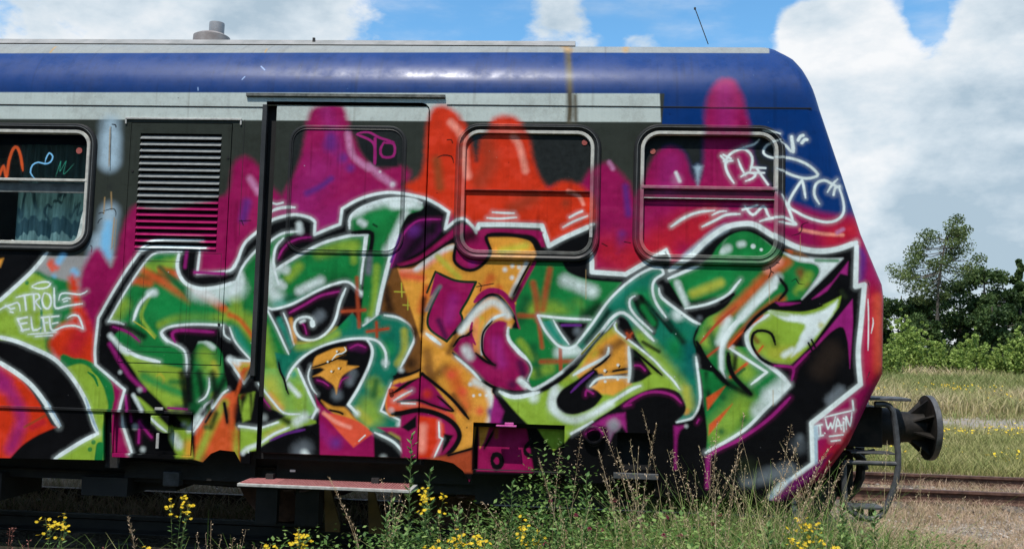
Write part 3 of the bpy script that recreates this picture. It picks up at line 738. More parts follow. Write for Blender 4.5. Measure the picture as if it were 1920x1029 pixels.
s GB 4.5 2 1069,519 1108,535 1147,537! 1133,569 1119,596 1124,611 1095,650! 1064,630 1057,612 1063,586 1079,550
s GB 4 2 1069,519 1054,559
s W 7 3 1056,637 1069,646 1083,656
s WF 6 6 1055,592 1069,561 1079,547
s K 7 3 1108,636 1137,600 1153,577 1170,562 1188,562 1209,583 1225,608
s M 10 2.5 1146,574 1161,559 1176,552 1196,556 1213,573 1227,595 1233,622
s M 9 2.5 1218,574 1231,552 1258,496
s W 8 5 1242,499 1229,527 1215,560
s K 4 2 1249,498 1234,527 1219,559
s W 14 8 1123,630 1151,592 1178,574 1197,582 1209,598
s LO 10 6 1152,609 1148,639 1154,674
s AM 8 4 1162,609 1156,649 1161,669
s W 6 3 1162,673 1163,639 1172,617 1185,603 1205,596
s M 6 2 1142,614 1140,635 1149,654
s K 4 2 1108,659 1128,642 1143,628
f M 2 1106.5,665.6! 1122.9,642.1 1138.0,637.7 1145.4,649.5 1147.0,667.5 1164.5,681.0 1186.0,692.3! 1167.4,676.9 1163.4,644.0 1172.8,620.7 1192.6,608.1 1207.8,611.7! 1210.5,636.7 1226.3,662.2 1247.0,685.5 1252.4,702.3 1243.8,715.4 1229.0,723.8! 1251.3,734.0 1211.4,738.3 1175.9,725.5 1139.9,699.6
c PKM 20 14 1189,648 1200,688
c DP 12 10 1235,687 1241,707
c W 14 12 1132,665 1139,675
c DP 14 12 1221,727
s K 4 2 1108,659 1120,642 1138,637
s K 6 3 1107,671 1139,698 1169,724 1198,737 1233,742
s K 4 2 1180,610 1164,631 1162,657 1167,674 1186,692
s K 6 4 1151,671 1170,685 1188,692
s W 8 3 1211,622 1213,643 1234,668 1253,682 1260,699 1251,718
s YG 3 2 1218.6,639.5 1244.5,668.7 1266.2,695.9
s W 3 2 1259.8,681.2 1267.2,695.9
s W 10 8 1236,719 1246,728
s W 7 2.5 1239,718 1258,734 1280,724 1314,700 1357,661 1399,612 1407,603
b W 6 0.9 1142,729
b W 5 0.9 1149,750
b W 5 0.9 1161,748
b W 5 0.8 1173,749
b W 7 0.9 1201,512
b W 6 0.9 1215,505
b W 6 0.9 1228,507
b W 6 0.9 1215,527
s W 5 4 1112,678 1140,700 1161,721
f GR 2 1262.0,496.8! 1309.2,494.7! 1318.7,512.6 1344.9,524.1 1375.9,529.4 1420.7,531.4! 1394.7,569.0 1366.7,610.5 1338.8,649.1! 1416.9,592.3! 1398.5,611.7 1356.8,657.5 1314.0,696.4 1279.8,721.3 1258.2,731.8! 1250.8,717.2! 1258.2,696.1 1244.6,671.7 1215.7,642.5 1212.1,622.6! 1233.2,623.1! 1223.0,579.2 1241.0,536.6
c W 20 14 1316,530 1366,549
c LM 20 16 1257,586 1337,579
c GR2 24 20 1317,565 1337,584
c LM 14 12 1290,695 1260,706
c LM 10 10 1234,647 1260,676
c W 16 14 1309,665 1349,659
c K 18 14 1377,578 1357,594
c GD 10 14 1242,567 1233,607
c GD 10 12 1259,656 1270,706
c RD 9 8 1286,510 1280,546 1275,586
c RD 7 9 1255,536 1262,566 1266,606
c RD 7 6 1230,598 1266,598
c RD 7 5 1268,611 1275,656
c RD 7 6 1274,683 1339,680
c RD 7 4 1309,653 1311,697
s K 10 8 1217,567 1228,547
f K 2 1295.9,607.4! 1360.7,607.7! 1350.3,631.9 1336.7,646.2 1325.0,654.4! 1308.6,635.0
c WF 10 10 1340,624
s PU 5 3 1311,614 1346,613
f TE 2 1270.0,609.1! 1292.9,605.5! 1326.9,652.4! 1308.9,649.9 1288.6,633.6
s W 5 2.5 1365,602 1318,601 1266,597! 1276,618 1289,636 1307,653 1328,656 1350,640 1367,611
s W 4 2 1295,605 1308,627 1325,649
f TG 2 1338.8,649.1! 1366.7,610.5 1394.7,569.0 1422.8,539.3 1452.1,515.7 1477.6,503.1 1494.4,502.7! 1497.5,512.6! 1482.9,525.9 1490.1,540.7! 1495.3,557.5 1522.1,577.7 1553.8,599.7 1570.5,606.1! 1560.9,620.2 1559.3,642.9! 1559.6,665.5 1566.0,707.5 1569.4,741.7 1563.9,764.3 1553.4,779.2 1525.3,787.0! 1542.5,765.9 1538.3,745.6 1525.4,728.4 1500.7,710.5! 1483.4,673.7 1454.4,640.9 1432.9,601.8 1418.9,592.3! 1398.6,614.7 1357.0,665.4 1348.9,658.7!
c GR2 30 30 1526,649
c LM 24 20 1457,631 1487,670 1527,718
c YG 16 14 1542,727 1547,756
c AM 9 9 1543,766
c GR2 30 20 1495,560 1456,561
c TE 16 14 1406,563 1435,527
c W 14 14 1525,590
c W 12 12 1422,622
c LM 16 14 1472,660 1507,699
c BT 22 20 1546,648 1556,687
c K 7 12 1397,588 1359,644
c K 8 10 1506,600 1536,639
f GB 4 1442,564! 1446,555 1460,554 1471,576 1491,600 1485,622! 1466,601
s K 6 5 1456,557 1488,590 1514,620
s K 5 5 1444,558 1456,586 1482,625
s GR2 8 6 1461,576 1481,606
s K 5 5 1462,641 1492,658
c RD 11 4 1529,659
c RD 11 4 1509,678
s W 5 2.5 1339,649 1367,611 1395,569 1423,539 1452,516 1478,503 1494,504! 1498,513 1483,524 1478,541 1485,567 1504,594
s W 5.5 2.5 1490,541 1495,557 1522,578 1554,600 1571,606
s W 4.5 2.5 1446,556 1437,562 1437,577 1451,596 1479,621
s W 6 2.5 1334,684 1382,627 1402,600 1419,588 1433,592 1454,611 1482,638
s YG 3 2 1349.1,666.7 1382.0,628.0
s K 12 6 1322,699 1364,658 1388,628
s W 5 3 1560,666 1566,708 1569,742 1564,764 1553,779 1525,787
s K 9 4 1566,610 1559,638 1577,668 1600,693
f LM 2 1195.5,741.7! 1216.7,749.0 1236.7,750.3 1271.4,742.3 1300.9,726.5 1339.8,693.7 1378.3,643.0 1413.3,607.3! 1417.5,624.1 1454.6,651.8 1483.5,677.6 1518.3,712.9 1532.3,732.1! 1500.9,724.2 1469.7,730.1 1438.6,745.8 1413.4,763.3 1370.7,791.2 1334.7,814.1! 1317.4,835.2 1300.9,848.6! 1276.3,816.1 1253.0,800.2 1227.5,776.3
c W 20 16 1302,774 1306,744
c YG 20 14 1320,704 1359,683
c AM 34 22 1369,673 1408,642 1419,681
c BN 16 12 1389,663 1360,703
c W 12 12 1262,751
c LM 20 12 1352,802 1262,775
c LM 14 12 1459,720 1498,699
f AM 4 1340,704! 1379,653! 1413,627! 1438,651! 1442,720! 1410,741! 1361,738!
c BN 12 12 1423,642 1389,663
c YG 14 12 1369,663
f K 2 1303.4,750.2! 1314.9,733.0 1340.3,715.4 1371.5,692.8 1381.6,702.3! 1379.9,718.2 1366.3,727.5! 1380.3,733.9 1390.3,743.5! 1373.0,764.7 1344.7,777.4 1321.9,778.1 1305.8,766.9
s K 5 3 1378,705 1409,703 1437,700
s K 5 3 1406,704 1409,697 1437,691
f K 2 1437.8,651.3! 1447.7,655.9 1457.8,668.5! 1479.9,699.4! 1458.6,713.8 1439.1,718.3!
c GB 10 10 1453,661
s PKM 4 2 1448,685 1458,685 1467,693
s PU 5 2.5 1331,738 1350,718 1372,699
s PKM 4 2 1358,743 1360,733 1372,739
b W 5 1 1417,685
b W 5 1 1393,696
b W 5 1 1394,716
b W 5 1 1417,711
s KK 2 1 1397.3,696.9 1394.4,701.0
s KK 2 1 1420.7,686.3 1418.8,689.4
c WF 9 9 1336,765
s W 5 3 1366,726 1385,710 1435,707
s W 6 3 1399,654 1397,667 1384,677 1355,693 1335,706
s K 5 3 1402,667 1387,682 1371,693
s W 4 2 1411,606 1412,620 1455,652 1483,674 1500,692 1518,709 1531,726
s K 5 3 1448,659 1473,680 1498,701
s W 6 4 1436,651 1439,691 1437,715
s W 12 8 1301,730 1295,759 1310,781 1339,789 1373,776 1405,756
s W 6 4 1373,777 1400,758 1441,730 1459,722
s W 5 3 1333,814 1372,791
s W 8 3 1198,741 1217,749 1237,749 1271,740
s K 6 3 1276,735 1301,721 1340,689
f AM 2 1389.5,702.1! 1434.7,694.8! 1434.8,698.8! 1391.5,706.0!
s RD 5 2 1432,626 1438,633
s RD 4 2 1432,636 1442,625
f K 2 1370.7,793.2! 1413.4,765.3 1438.6,747.8 1469.7,732.1 1500.9,725.2 1524.4,730.4 1536.4,745.6 1541.5,763.1 1524.3,785.1! 1526.3,788.9! 1555.3,781.1! 1566.7,763.2! 1572.3,741.6! 1578.7,784.2! 1582.9,813.2! 1579.4,842.4! 1580.5,929.1! 1355.2,938.1! 1347.5,813.6!
s PKM 5 2.5 1432,757 1464,737 1492,732 1519,738 1534,751
s PKM 4 3 1430,760 1442,757
f PKM 4 1522,794! 1543,792! 1529,810 1527,871! 1524,872!
b W 6 0.5 1544,793
f PKM 4 1372,796! 1401,778! 1432,772! 1435,807! 1427,797! 1411,811! 1404,829! 1399,800!
b W 14 0.55 1411,795
c WF 16 18 1411,800 1408,824
s PKM 3 2 1567.0,779.7 1563.2,786.7
c WF 14 24 1568,891 1570,843
s PU 14 10 1182,778 1198,807
f PKM 4 1187,748! 1207,777! 1198,807! 1181,803!
c K 10 8 1213,787
f GR 2 1506.6,524.4! 1537.8,507.7 1566.1,493.2 1587.5,476.7 1597.1,460.6 1618.4,440.2 1644.7,430.7 1670.1,437.2 1697.6,456.5 1716.1,469.1! 1750.1,482.2 1778.1,490.5 1783.9,499.3 1772.5,522.2 1750.5,554.2! 1729.3,557.7 1705.1,561.3! 1674.3,582.7 1646.5,612.0 1619.7,644.2! 1654.6,645.2! 1669.2,661.4 1701.3,688.8 1731.2,712.2! 1689.3,755.3 1647.4,798.4 1580.4,842.4! 1582.8,806.4 1577.4,761.9 1572.9,716.1 1565.7,687.0! 1599.9,695.7! 1560.3,642.9 1562.9,620.2 1572.4,598.2 1598.5,582.7 1617.8,567.4 1632.2,542.3! 1615.7,549.6 1581.7,567.3 1538.8,577.3!
c LM 40 30 1644,753 1606,803
c LM 20 20 1594,598 1580,637
c LM 26 20 1653,694 1633,665
c GR2 30 22 1554,539 1612,508
c K 6 10 1545,569 1593,560
c GD 10 14 1584,618 1599,657
c K 6 9 1580,696 1586,755
c YG 12 12 1554,549 1603,528
c GR 16 14 1586,716 1595,686
c GD 12 10 1608,801
c GD 8 8 1648,778
c GD 8 8 1610,739
c BN 14 10 1748,505 1758,525
c LM 12 10 1763,510 1744,540
c GR 10 10 1748,544
c OR 16 12 1724,486 1681,521 1646,557 1604,597
c OR 13 10 1715,555 1674,586 1643,621 1624,641
c PK2 12 10 1709,486 1690,501
c W 14 10 1708,516 1671,556 1642,591
c W 20 14 1702,732 1673,762
c W 16 16 1716,712 1692,732
c W 16 14 1622,458 1680,457
c W 9 8 1524,530 1540,569
c W 12 12 1618,597 1604,637
f GR 2 1597.3,476.5! 1616.5,443.2 1644.7,431.7 1670.2,438.2 1695.6,456.6 1701.6,474.3!
c W 14 7 1607,468 1617,463
c W 13 5 1639,455 1644,454
c W 9 4 1663,458
c W 6 3 1678,464
c GR2 16 12 1651,475
f W 3 1716.1,469.1! 1750.0,475.3 1786.7,478.5 1825.2,477.6! 1801.3,503.8 1751.4,554.2! 1772.5,524.2 1783.9,502.2 1774.2,488.6 1743.3,484.3
c GR 6 5 1777,482 1816,482
f BN 3 1719.0,463.0! 1748.0,465.4! 1762.6,477.0! 1733.6,473.7!
c OR 9 6 1729,466
s RD 5 3 1568,640 1599,602 1632,572
s RD 4 3 1580,665 1605,645
f OR 2 1580.0,740.3! 1614.7,716.8! 1603.2,734.7! 1582.3,762.7!
f OR 2 1585.5,788.8! 1627.6,749.5! 1601.0,788.3! 1584.8,808.3!
s OR 5 3 1623,701 1653,675
s W 10 5 1702,533 1674,559 1640,594 1618,624 1608,647 1607,686
s W 5 2.5 1633,597 1614,622 1606,647 1606,683 1614,703
s K 9 4 1619,658 1621,680 1632,703 1661,731
s K 14 6 1600,696 1624,716 1658,731
f K 3 1544.8,585.1! 1583.7,570.2! 1580.0,588.1! 1570.5,604.2!
b WF 8 0.6 1566,594
s W 5 2.5 1539,577 1582,567 1616,550 1632,531 1640,521
s K 5 3 1605,564 1627,549
s W 6 3 1507,522 1538,508 1566,495
s K 6 4 1708,514 1717,525 1724,538 1710,557
s W 8 5 1705,516 1702,531
s K 6 3 1705,561 1674,586 1647,614 1624,641
s K 9 6 1633,656 1630,685
s W 5 2.5 1621,648 1689,690! 1661,713
b W 7 0.6 1626,646
s GD 5 5 1648,685 1636,695
s W 6 2.5 1731,712 1689,755 1647,798 1580,840
s W 12 6 1726,713 1702,741
s K 8 3 1561,638 1577,668 1600,696 1619,715
f LM 2 1690.7,575.4! 1750.6,576.8 1787.1,565.1 1822.5,546.6! 1817.8,567.3! 1773.0,634.0! 1731.0,676.2! 1697.3,673.3 1672.1,656.4 1652.6,640.3 1649.5,622.7 1661.9,601.7
c YG 20 14 1701,654 1739,653
c LM 20 14 1720,614
c BN 8 6 1664,625 1672,635
f W 4 1691,577! 1751,584 1787,575 1816,555! 1806,582 1768,632 1733,661! 1749,623 1757,601 1720,594
c LM 8 8 1696,580 1725,582
c YG 8 7 1787,602
s W 8 7 1720,658 1735,648
s W 8 4 1691,585 1664,602 1652,626 1664,655 1709,690 1730,711
s K 5 2 1704,639 1697,620 1680,614 1665,619 1662,640 1678,665 1701,677
s K 6 3 1678,665 1699,676 1732,678
s OR 3 2 1674.0,652.5 1681.6,642.4
s OR 4 3 1619,646 1647,614 1681,586
f K 3 1699.4,564.4! 1748.6,564.1 1787.0,555.3 1825.4,532.8! 1844.4,463.4! 1830.0,475.6! 1801.3,505.8! 1763.0,550.0! 1739.0,572.2 1710.1,573.0
f K 2 1848.2,463.3! 1852.4,688.1! 1736.8,681.9! 1777.8,633.9! 1820.7,567.2! 1830.1,532.7!
s K 6 3 1648,616 1671,588 1700,570 1749,574 1787,565
f PKM 2 1703.2,561.3! 1748.6,561.2! 1729.3,566.6! 1712.0,568.0!
f PKM 2 1769.7,553.8! 1806.1,521.4! 1834.8,483.3! 1833.0,508.0! 1820.5,505.3! 1796.6,538.4! 1782.2,548.5!
f PKM 1.5 1736.8,678.0! 1778.7,633.9! 1842.6,552.0! 1843.7,595.0! 1838.1,678.9! 1834.2,630.4! 1825.5,604.3 1806.4,611.6 1777.8,641.7!
s K 3 1 1763.4,634.3 1770.2,647.8
s K 3 1 1769.1,628.3 1775.9,641.7
s PKM 5 2 1703,678 1720,678 1737,682 1734,703
s PKM 5 2 1737,681 1759,657
s LMF 5 8 1823,539 1829,548
s PKM 6 2.5 1731,735 1692,776 1642,813 1602,834 1583,848
s PKM 8 5 1585,850 1584,871 1584,902
s WF 10 22 1655,888 1731,866
b WF 22 0.4 1748,822
b WF 12 0.5 1750,807
s WF 9 14 1802,738 1821,718
s BN2 20 30 1788,680 1807,651
s LMF 20 30 1655,869
s W 9 2.5 1364,479 1365,513! 1428,516! 1452,501 1474,488
s W 5 3 1476,483 1503,467! 1510,484
s W 7 3 1509,508 1532,490 1549,478
s PB 16 6 1538,482 1566,457 1589,437 1611,424
s W 10 4 1509,507 1549,478 1571,455 1592,437 1616,422 1645,416 1667,418 1695,435 1721,449 1750,461 1784,465 1817,460 1850,447
s W 9 3 1850,447 1848,529! 1864,525! 1858,595 1853,651 1857,707! 1770,780! 1773,853! 1732,885
s PB 6 3 1777,787 1779,852
s PB 8 8 1732,885 1699,915
s W 8 9 1722,890 1708,905
f MV 5 1779,852! 1807,834! 1769,883! 1722,928! 1694,929! 1732,888!
s W 5 3 1482,479 1499,475
s W 2.5 1.5 1870.3,551.3 1871.3,590.4 1870.4,644.9
s W 2.5 1.5 1878.9,585.3 1879.9,595.0 1876.1,613.6
s W 4 3 1513,423 1537,405 1572,393
s W 4 3 1511,424 1552,399 1591,392
s W 4 3 1587,401 1601,394 1613,393
s W 5 3 1569,423 1592,411 1613,400 1638,398
s PK2 4 5 1748,426 1791,433 1825,434
s PK 5 6 1815,430 1825,424
s W 5 2.5 1678,241 1696,244 1710,246
s W 5 2.5 1731,254 1735,274 1730,279 1720,268 1710,262
s W 6 2.5 1731,252 1734,280
s W 6 2.5 1743,258 1747,251 1752,249
s W 6 2.5 1750,263 1755,257 1759,257
s W 5 2.5 1710,258 1688,266 1681,281 1696,290 1728,292 1757,302 1776,317 1778,325 1759,330 1738,326 1718,318 1703,312
s W 5 2.5 1644,271 1664,265 1673,256
s W 5 2.5 1627,339 1615,320 1611,301 1620,284 1642,274 1657,283 1661,297 1657,315
s W 4.5 2.5 1634,294 1640,309 1648,324
s W 4.5 2.5 1640,327 1654,319 1667,322 1661,330 1649,335
s W 4 2.5 1602,288 1614,300
s W 4 2.5 1608,298 1624,297
s W 4 2 1607,286 1621,293
s W 4.5 2.5 1661,309 1685,310
s W 4 2.5 1665,319 1683,319
s W 4.5 2.5 1669,311 1690,341
s W 5 2.5 1713,361 1726,386 1736,414
s W 5 2.5 1757,366 1752,338 1747,338 1726,378 1743,394 1767,405 1796,411 1817,405 1827,389 1825,365 1818,345
s W 5 2.5 1782,377 1773,360 1776,340 1791,333 1806,340 1820,347
s W 4.5 2.5 1797,355 1806,340 1816,330
s W 4.5 2.5 1808,360 1811,347 1820,343
s W 5 2.5 1647,383 1662,399 1681,383 1689,397 1694,405
s W 4 2.5 1643,390 1670,381
s W 5 2.5 1675,411 1694,405 1719,404 1740,416 1709,412
s W 3 1.2 1779.4,784.2 1780.4,801.5
s W 3 1.2 1785.1,783.0 1786.1,800.3
s W 3 1.2 1776.5,785.2 1788.9,781.9
s W 3 1.2 1778.5,803.5 1790.9,801.1
b W 3 1 1793.7,797.2
s W 3 1.2 1794.6,771.1 1799.4,789.3 1804.1,778.5 1807.0,788.0 1812.6,766.7
s W 3 1.2 1812.7,793.6 1816.4,770.4 1823.1,789.4
s W 3 1.2 1813.6,784.0 1824.0,781.7
s W 3 1.2 1826.9,775.8 1827.9,793.1
s W 3 1.2 1826.9,769.1 1827.8,770.0
s W 3 1.2 1832.6,789.1 1831.6,766.0 1839.2,783.1 1842.0,758.0
s W 3 1.2 1793.6,768.3 1816.4,761.7 1844.9,754.0
s W 3.5 1.5 1845,754 1843,737
s W 3 1.2 1802.3,802.6 1826.0,798.9
s W 3 1.2 1805.2,811.2 1821.3,808.7
s PB 5 6 1778,787 1780,806
f M 2 1158.4,808.3! 1248.2,805.2! 1264.1,844.0! 1275.2,887.6! 1158.8,889.1!
f AM 2 1158.4,808.3! 1178.4,807.6! 1169.3,837.5! 1161.6,849.6!
s K 5 3 1189,812 1176,837 1170,849
s OB 8 5 1193,807 1192,827
c K 8 1 1184,847
c K 10 1 1225,854
c K 10 1 1238,868
s K 9 1.5 1185,872 1189,861 1199,861 1204,872 1200,882 1190,882 1185,872
s K 8 1.5 1246,848 1254,837 1264,838 1267,852 1259,860 1249,856 1246,848
f LM 2 1266.1,804.6! 1316.6,802.9! 1317.3,834.3! 1300.9,848.6! 1283.6,828.6!
f K 2 1248.2,805.2! 1266.1,804.6! 1283.7,833.5! 1301.0,852.5! 1323.5,841.9! 1324.6,890.7! 1265.4,892.9!
s PKM 4 2 1360,813 1372,804 1384,804 1392,812
s RUD 12 8 1308,69 1313,132 1316,178 1317,225
s RUD 5 3 1311,78 1315,144 1317,222
s RUD 5 7 1326,178 1328,225
s RU 18 9 1303,51 1310,67
s RU 12 8 1425,49 1422,68
s RUD 5 4 1314,172 1317,199 1314,228
s RU 4 3 252,84 247,64
s RU 3 3 699.8,80.0 697.7,68.9
s KK 1.5 1 1138.3,809.0 1138.3,810.0
s RU 1 1.6 1747.9,435.6 1748.1,470.4 1747.2,485.2
s RU 1 1.6 1692.2,516.2 1692.6,563.5
s RU 1 1.6 1353.6,508.8 1354.8,563.9
s RU 1 1.6 1700.6,721.9 1700.8,751.0
s KK 1.5 1 1732.4,436.9 1745.0,433.7 1750.7,425.6 1750.7,416.7 1762.3,411.5
s KK 1.5 1 1693.0,496.3 1695.0,504.2 1691.2,516.2
s KK 1.5 1 1695.0,504.2 1699.9,507.1
s KK 1.5 1 1732.9,522.1 1740.6,517.0 1745.5,525.8 1756.1,526.5
s KK 1.5 1 1704.6,488.1 1710.4,489.0
s KK 2 1 1065.7,300.0 1075.8,295.7 1092.4,297.5 1096.9,309.9
s KK 1.5 1 1083.1,265.6 1091.3,265.5 1093.6,271.7
s KK 1.5 1 1152.1,538.6 1157.3,543.6 1155.6,553.7
s KK 1.5 1 1148.3,545.8 1180.5,539.0
s KK 1.3 1 682.6,429.5 705.8,428.0
s KK 1.3 1 686.7,427.4 691.5,437.7
s KK 1.5 1 1382.4,458.9 1392.5,463.8
s KK 1.5 1 1424.2,455.1 1436.2,456.8
s BB2 2 2 704.5,118.8 714.0,127.5
s BB2 2 2 677.3,143.7 673.1,149.7
s BB2 2 2 586.2,167.5 587.0,173.2
s OR 7 4 187,349 194,328 202,349 205,317 212,293 220,290 228,306 235,336
s BB 4 1.5 260,351 251,340 254,325 266,319 280,322 291,318 295,307 287,300 281,312 280,320
s TE 2 2 303.4,347.6 312.3,315.5 311.5,336.8 323.2,315.4 319.5,342.0 339.9,320.5
"""
def setp(o,parent):
    o.parent=parent
    if parent.parent is None: o.matrix_parent_inverse=parent.matrix_basis.inverted()
    return o
# ---------------- painted canvas of the car side (wall units, 240 per metre)
CX0=-5.6; CZT=4.3; CS=240.; CW,CHH=1968,1008
cv=Canvas(CW,CHH,noise2(CW,CHH)); cov=Canvas(CW,CHH,cv.nz); cov.a[:]=0
run(cv,cov,ART)
nz=cv.nz; rg=np.random.RandomState(4)
st=np.repeat(np.convolve(rg.randn(CW+14),np.ones(3)/3,'valid')[None,:CW],CHH,0)*.035   # fine vertical wash marks
a=cv.a*(1+.035*nz[...,None]*.8+st[...,None]*.6); 
def stretch(seed,kx,ky):
    q=np.random.RandomState(seed).randn(CHH//ky+3,CW//kx+3); y=np.arange(CHH)/ky; x=np.arange(CW)/kx; yi=y.astype(int); xi=x.astype(int); fy=(y-yi)[:,None]; fx=(x-xi)[None,:]; fy=fy*fy*(3-2*fy); fx=fx*fx*(3-2*fx)
    return (q[yi][:,xi]*(1-fx)+q[yi][:,xi+1]*fx)*(1-fy)+(q[yi+1][:,xi]*(1-fx)+q[yi+1][:,xi+1]*fx)*fy
grime=np.clip(stretch(3,3,150)*.6+stretch(8,9,60)*.7-.7,0,1.5)         # rain-washed dirt runs
mott=np.clip(stretch(5,34,22)*.5+stretch(6,11,8)*.45+stretch(7,70,60)*.4,-1.6,1.6)  # uneven coats of paint
a*=(1-.17*grime[...,None]*np.array([.85,.95,1.])); a*=1-.11*np.clip(mott,-1,1.6)[...,None]*cov.a; a+=.03*np.clip(-mott,0,1)[...,None]*cov.a*a.mean(2,keepdims=True)
for i in range(420):                                                       # chips and specks
    xx=rg.randint(2,CW-4); yy=rg.randint(110,CHH-12); s_=1 if rg.rand()<.85 else 2; a[yy:yy+s_,xx:xx+s_+(rg.rand()<.3)]*=.45 if rg.rand()<.7 else 1; 
    if rg.rand()<.25: a[yy:yy+s_,xx:xx+s_]=.45
low=noise2(CW,CHH,9); a*=(1-.10*np.clip(low,0,2)[...,None]*np.array([.9,1,1.05]))
a=np.clip(a,0,1); a=np.where(a<.0031,a*12.92,1.055*np.maximum(a,1e-6)**(1/2.4)-.055)
px=np.ones((CHH,CW,4),np.float32); px[...,:3]=a[::-1]; 
img=bpy.data.images.new('car_side_paint',CW,CHH,alpha=True); img.alpha_mode='CHANNEL_PACKED'; px[...,3]=1; img.pixels.foreach_set(px.ravel()); img.update(); img.pack()
cvr=bpy.data.images.new('spray_coverage',CW,CHH); cvr.colorspace_settings.name='Non-Color'; px[...,:3]=cov.a[::-1]; cvr.pixels.foreach_set(px.ravel()); cvr.update(); cvr.pack()
def art_nodes(nt,image):
    t=nt.nodes.new('ShaderNodeTexCoord'); mp=nt.nodes.new('ShaderNodeMapping'); mp.vector_type='POINT'
    W,H=CW/CS,CHH/CS
    s=nt.nodes.new('ShaderNodeSeparateXYZ'); nt.links.new(t.outputs['Object'],s.inputs[0]); c=nt.nodes.new('ShaderNodeCombineXYZ'); nt.links.new(s.outputs[0],c.inputs[0]); nt.links.new(s.outputs[2],c.inputs[1])
    nt.links.new(c.outputs[0],mp.inputs[0]); mp.inputs['Location'].default_value=(-CX0/W,-(CZT-H)/H,0); mp.inputs['Scale'].default_value=(1/W,1/H,1)
    i=nt.nodes.new('ShaderNodeTexImage'); i.image=image; i.interpolation='Cubic'; i.extension='EXTEND'; nt.links.new(mp.outputs[0],i.inputs[0]); return i.outputs[0]
def dent(nt,b,s=.35):
    n1=bump(nt,b,nnoise(nt,2.3,2,'Object',(1,1,1.4)),s,.02); bump(nt,b,nnoise(nt,90,3),.10,.001,n1)
def painted(name,base=None,rough=.34,br=.5,metal=0,glass=False,spec=.09,wear=0.):
    m,nt,b=new_mat(name); im=art_nodes(nt,img)
    b.inputs['Roughness'].default_value=rough; b.inputs['Specular IOR Level'].default_value=spec
    if base is None:
        nt.links.new(im,b.inputs['Base Color'])
        r=ramp(nt,nnoise(nt,5,5),[(.35,(rough-.08,)*3),(.7,(rough+.14,)*3)]); nt.links.new(r,b.inputs['Roughness']); dent(nt,b)
    else:
        cvn=art_nodes(nt,cvr)
        if wear:
            wr=ramp(nt,nnoise(nt,9,6),[(.38,(1-wear*.6,)*3),(.56,(1-wear,)*3)]); mm=nt.nodes.new('ShaderNodeMath'); mm.operation='MULTIPLY'; nt.links.new(cvn,mm.inputs[0]); nt.links.new(wr,mm.inputs[1]); cvn=mm.outputs[0]
        d=mixc(nt,nnoise(nt,22,5),base,tuple(v*.3 for v in base)); nt.links.new(mixc(nt,cvn,d,im),b.inputs['Base Color'])
        r=nt.nodes.new('ShaderNodeMapRange'); r.inputs[3].default_value=br; r.inputs[4].default_value=rough; nt.links.new(cvn,r.inputs[0]); nt.links.new(r.outputs[0],b.inputs['Roughness'])
        if glass:
            r2=nt.nodes.new('ShaderNodeMapRange'); r2.inputs[3].default_value=glass; r2.inputs[4].default_value=0; nt.links.new(cvn,r2.inputs[0]); nt.links.new(r2.outputs[0],b.inputs['Transmission Weight'])
            tr=nt.nodes.new('ShaderNodeBsdfTransparent'); tr.inputs[0].default_value=(.75,.82,.8,1); ms=nt.nodes.new('ShaderNodeMixShader'); r2.outputs[0].links[0]
            b.inputs['Transmission Weight'].default_value=0; nt.links.remove(b.inputs['Transmission Weight'].links[0])
            nt.links.new(r2.outputs[0],ms.inputs[0]); nt.links.new(b.outputs[0],ms.inputs[1]); nt.links.new(tr.outputs[0],ms.inputs[2]); nt.links.new(ms.outputs[0],nt.nodes['Material Output'].inputs[0])
    return m
m_wall=painted('sprayed_car_paint'); 
m_roof=painted('roof_gloss_paint',None,.40,spec=.27)
for n_ in m_roof.node_tree.nodes:
    if n_.type=='BUMP': n_.inputs['Strength'].default_value*=.06
m_frame=painted('window_frame_paint',(.74,.72,.64),.4,.5,wear=.22,spec=.3)
m_rub=painted('black_rubber',(.026,.026,.026),.42,.5,wear=.6,spec=.25)
m_glint=painted('gasket_glint',(.20,.20,.19),.3,.35,wear=.35,spec=.5)
m_pane=painted('sprayed_glass',(.030,.035,.035),.36,.07)
m_clear=painted('clear_glass',(.02,.025,.025),.4,.05,glass=.82)
m_plain=simple('grey_livery_paint',(.2,.21,.21),(.26,.27,.26),3,.4)
m_black=simple('black_underframe_metal',(.008,.008,.008),(.02,.018,.016),7,.7)
m_dark=simple('recess_shade',(.004,.004,.004),(.008,.008,.008),7,.9)  # near-black stands in for the shade inside gaps and recesses
m_steel=simple('worn_grey_steel',(.05,.05,.052),(.10,.10,.105),14,.5,.3,.5)
m_bufr=simple('greasy_buffer_steel',(.007,.007,.0065),(.026,.021,.017),9,.6,.1,.5,spec=.25)
m_lite=simple('weathered_light_metal',(.30,.29,.27),(.48,.47,.44),20,.5)
m_red=simple('faded_red_grating',(.30,.09,.09),(.42,.17,.16),30,.6)
m_ral=simple('rusty_rail_steel',(.055,.026,.018),(.14,.07,.05),12,.65,.2,.6)
m_slp=simple('old_timber_sleeper',(.05,.04,.032),(.11,.09,.075),9,.9,sc3=(1,4,1))
m_curt=simple('teal_curtain_cloth',(.035,.10,.11),(.12,.25,.26),5,.9,sc3=(6,1,.6))
m_shard=simple('broken_glass_edge',(.35,.42,.4),(.6,.66,.62),25,.2)
m_rusty=simple('yellow_rusty_bracket',(.09,.05,.01),(.16,.085,.02),9,.8)
m_sticker=simple('red_sticker',(.28,.05,.04),(.35,.08,.06),9,.7)
m_white=simple('white_plate',(.5,.5,.45),(.6,.6,.55),9,.6)
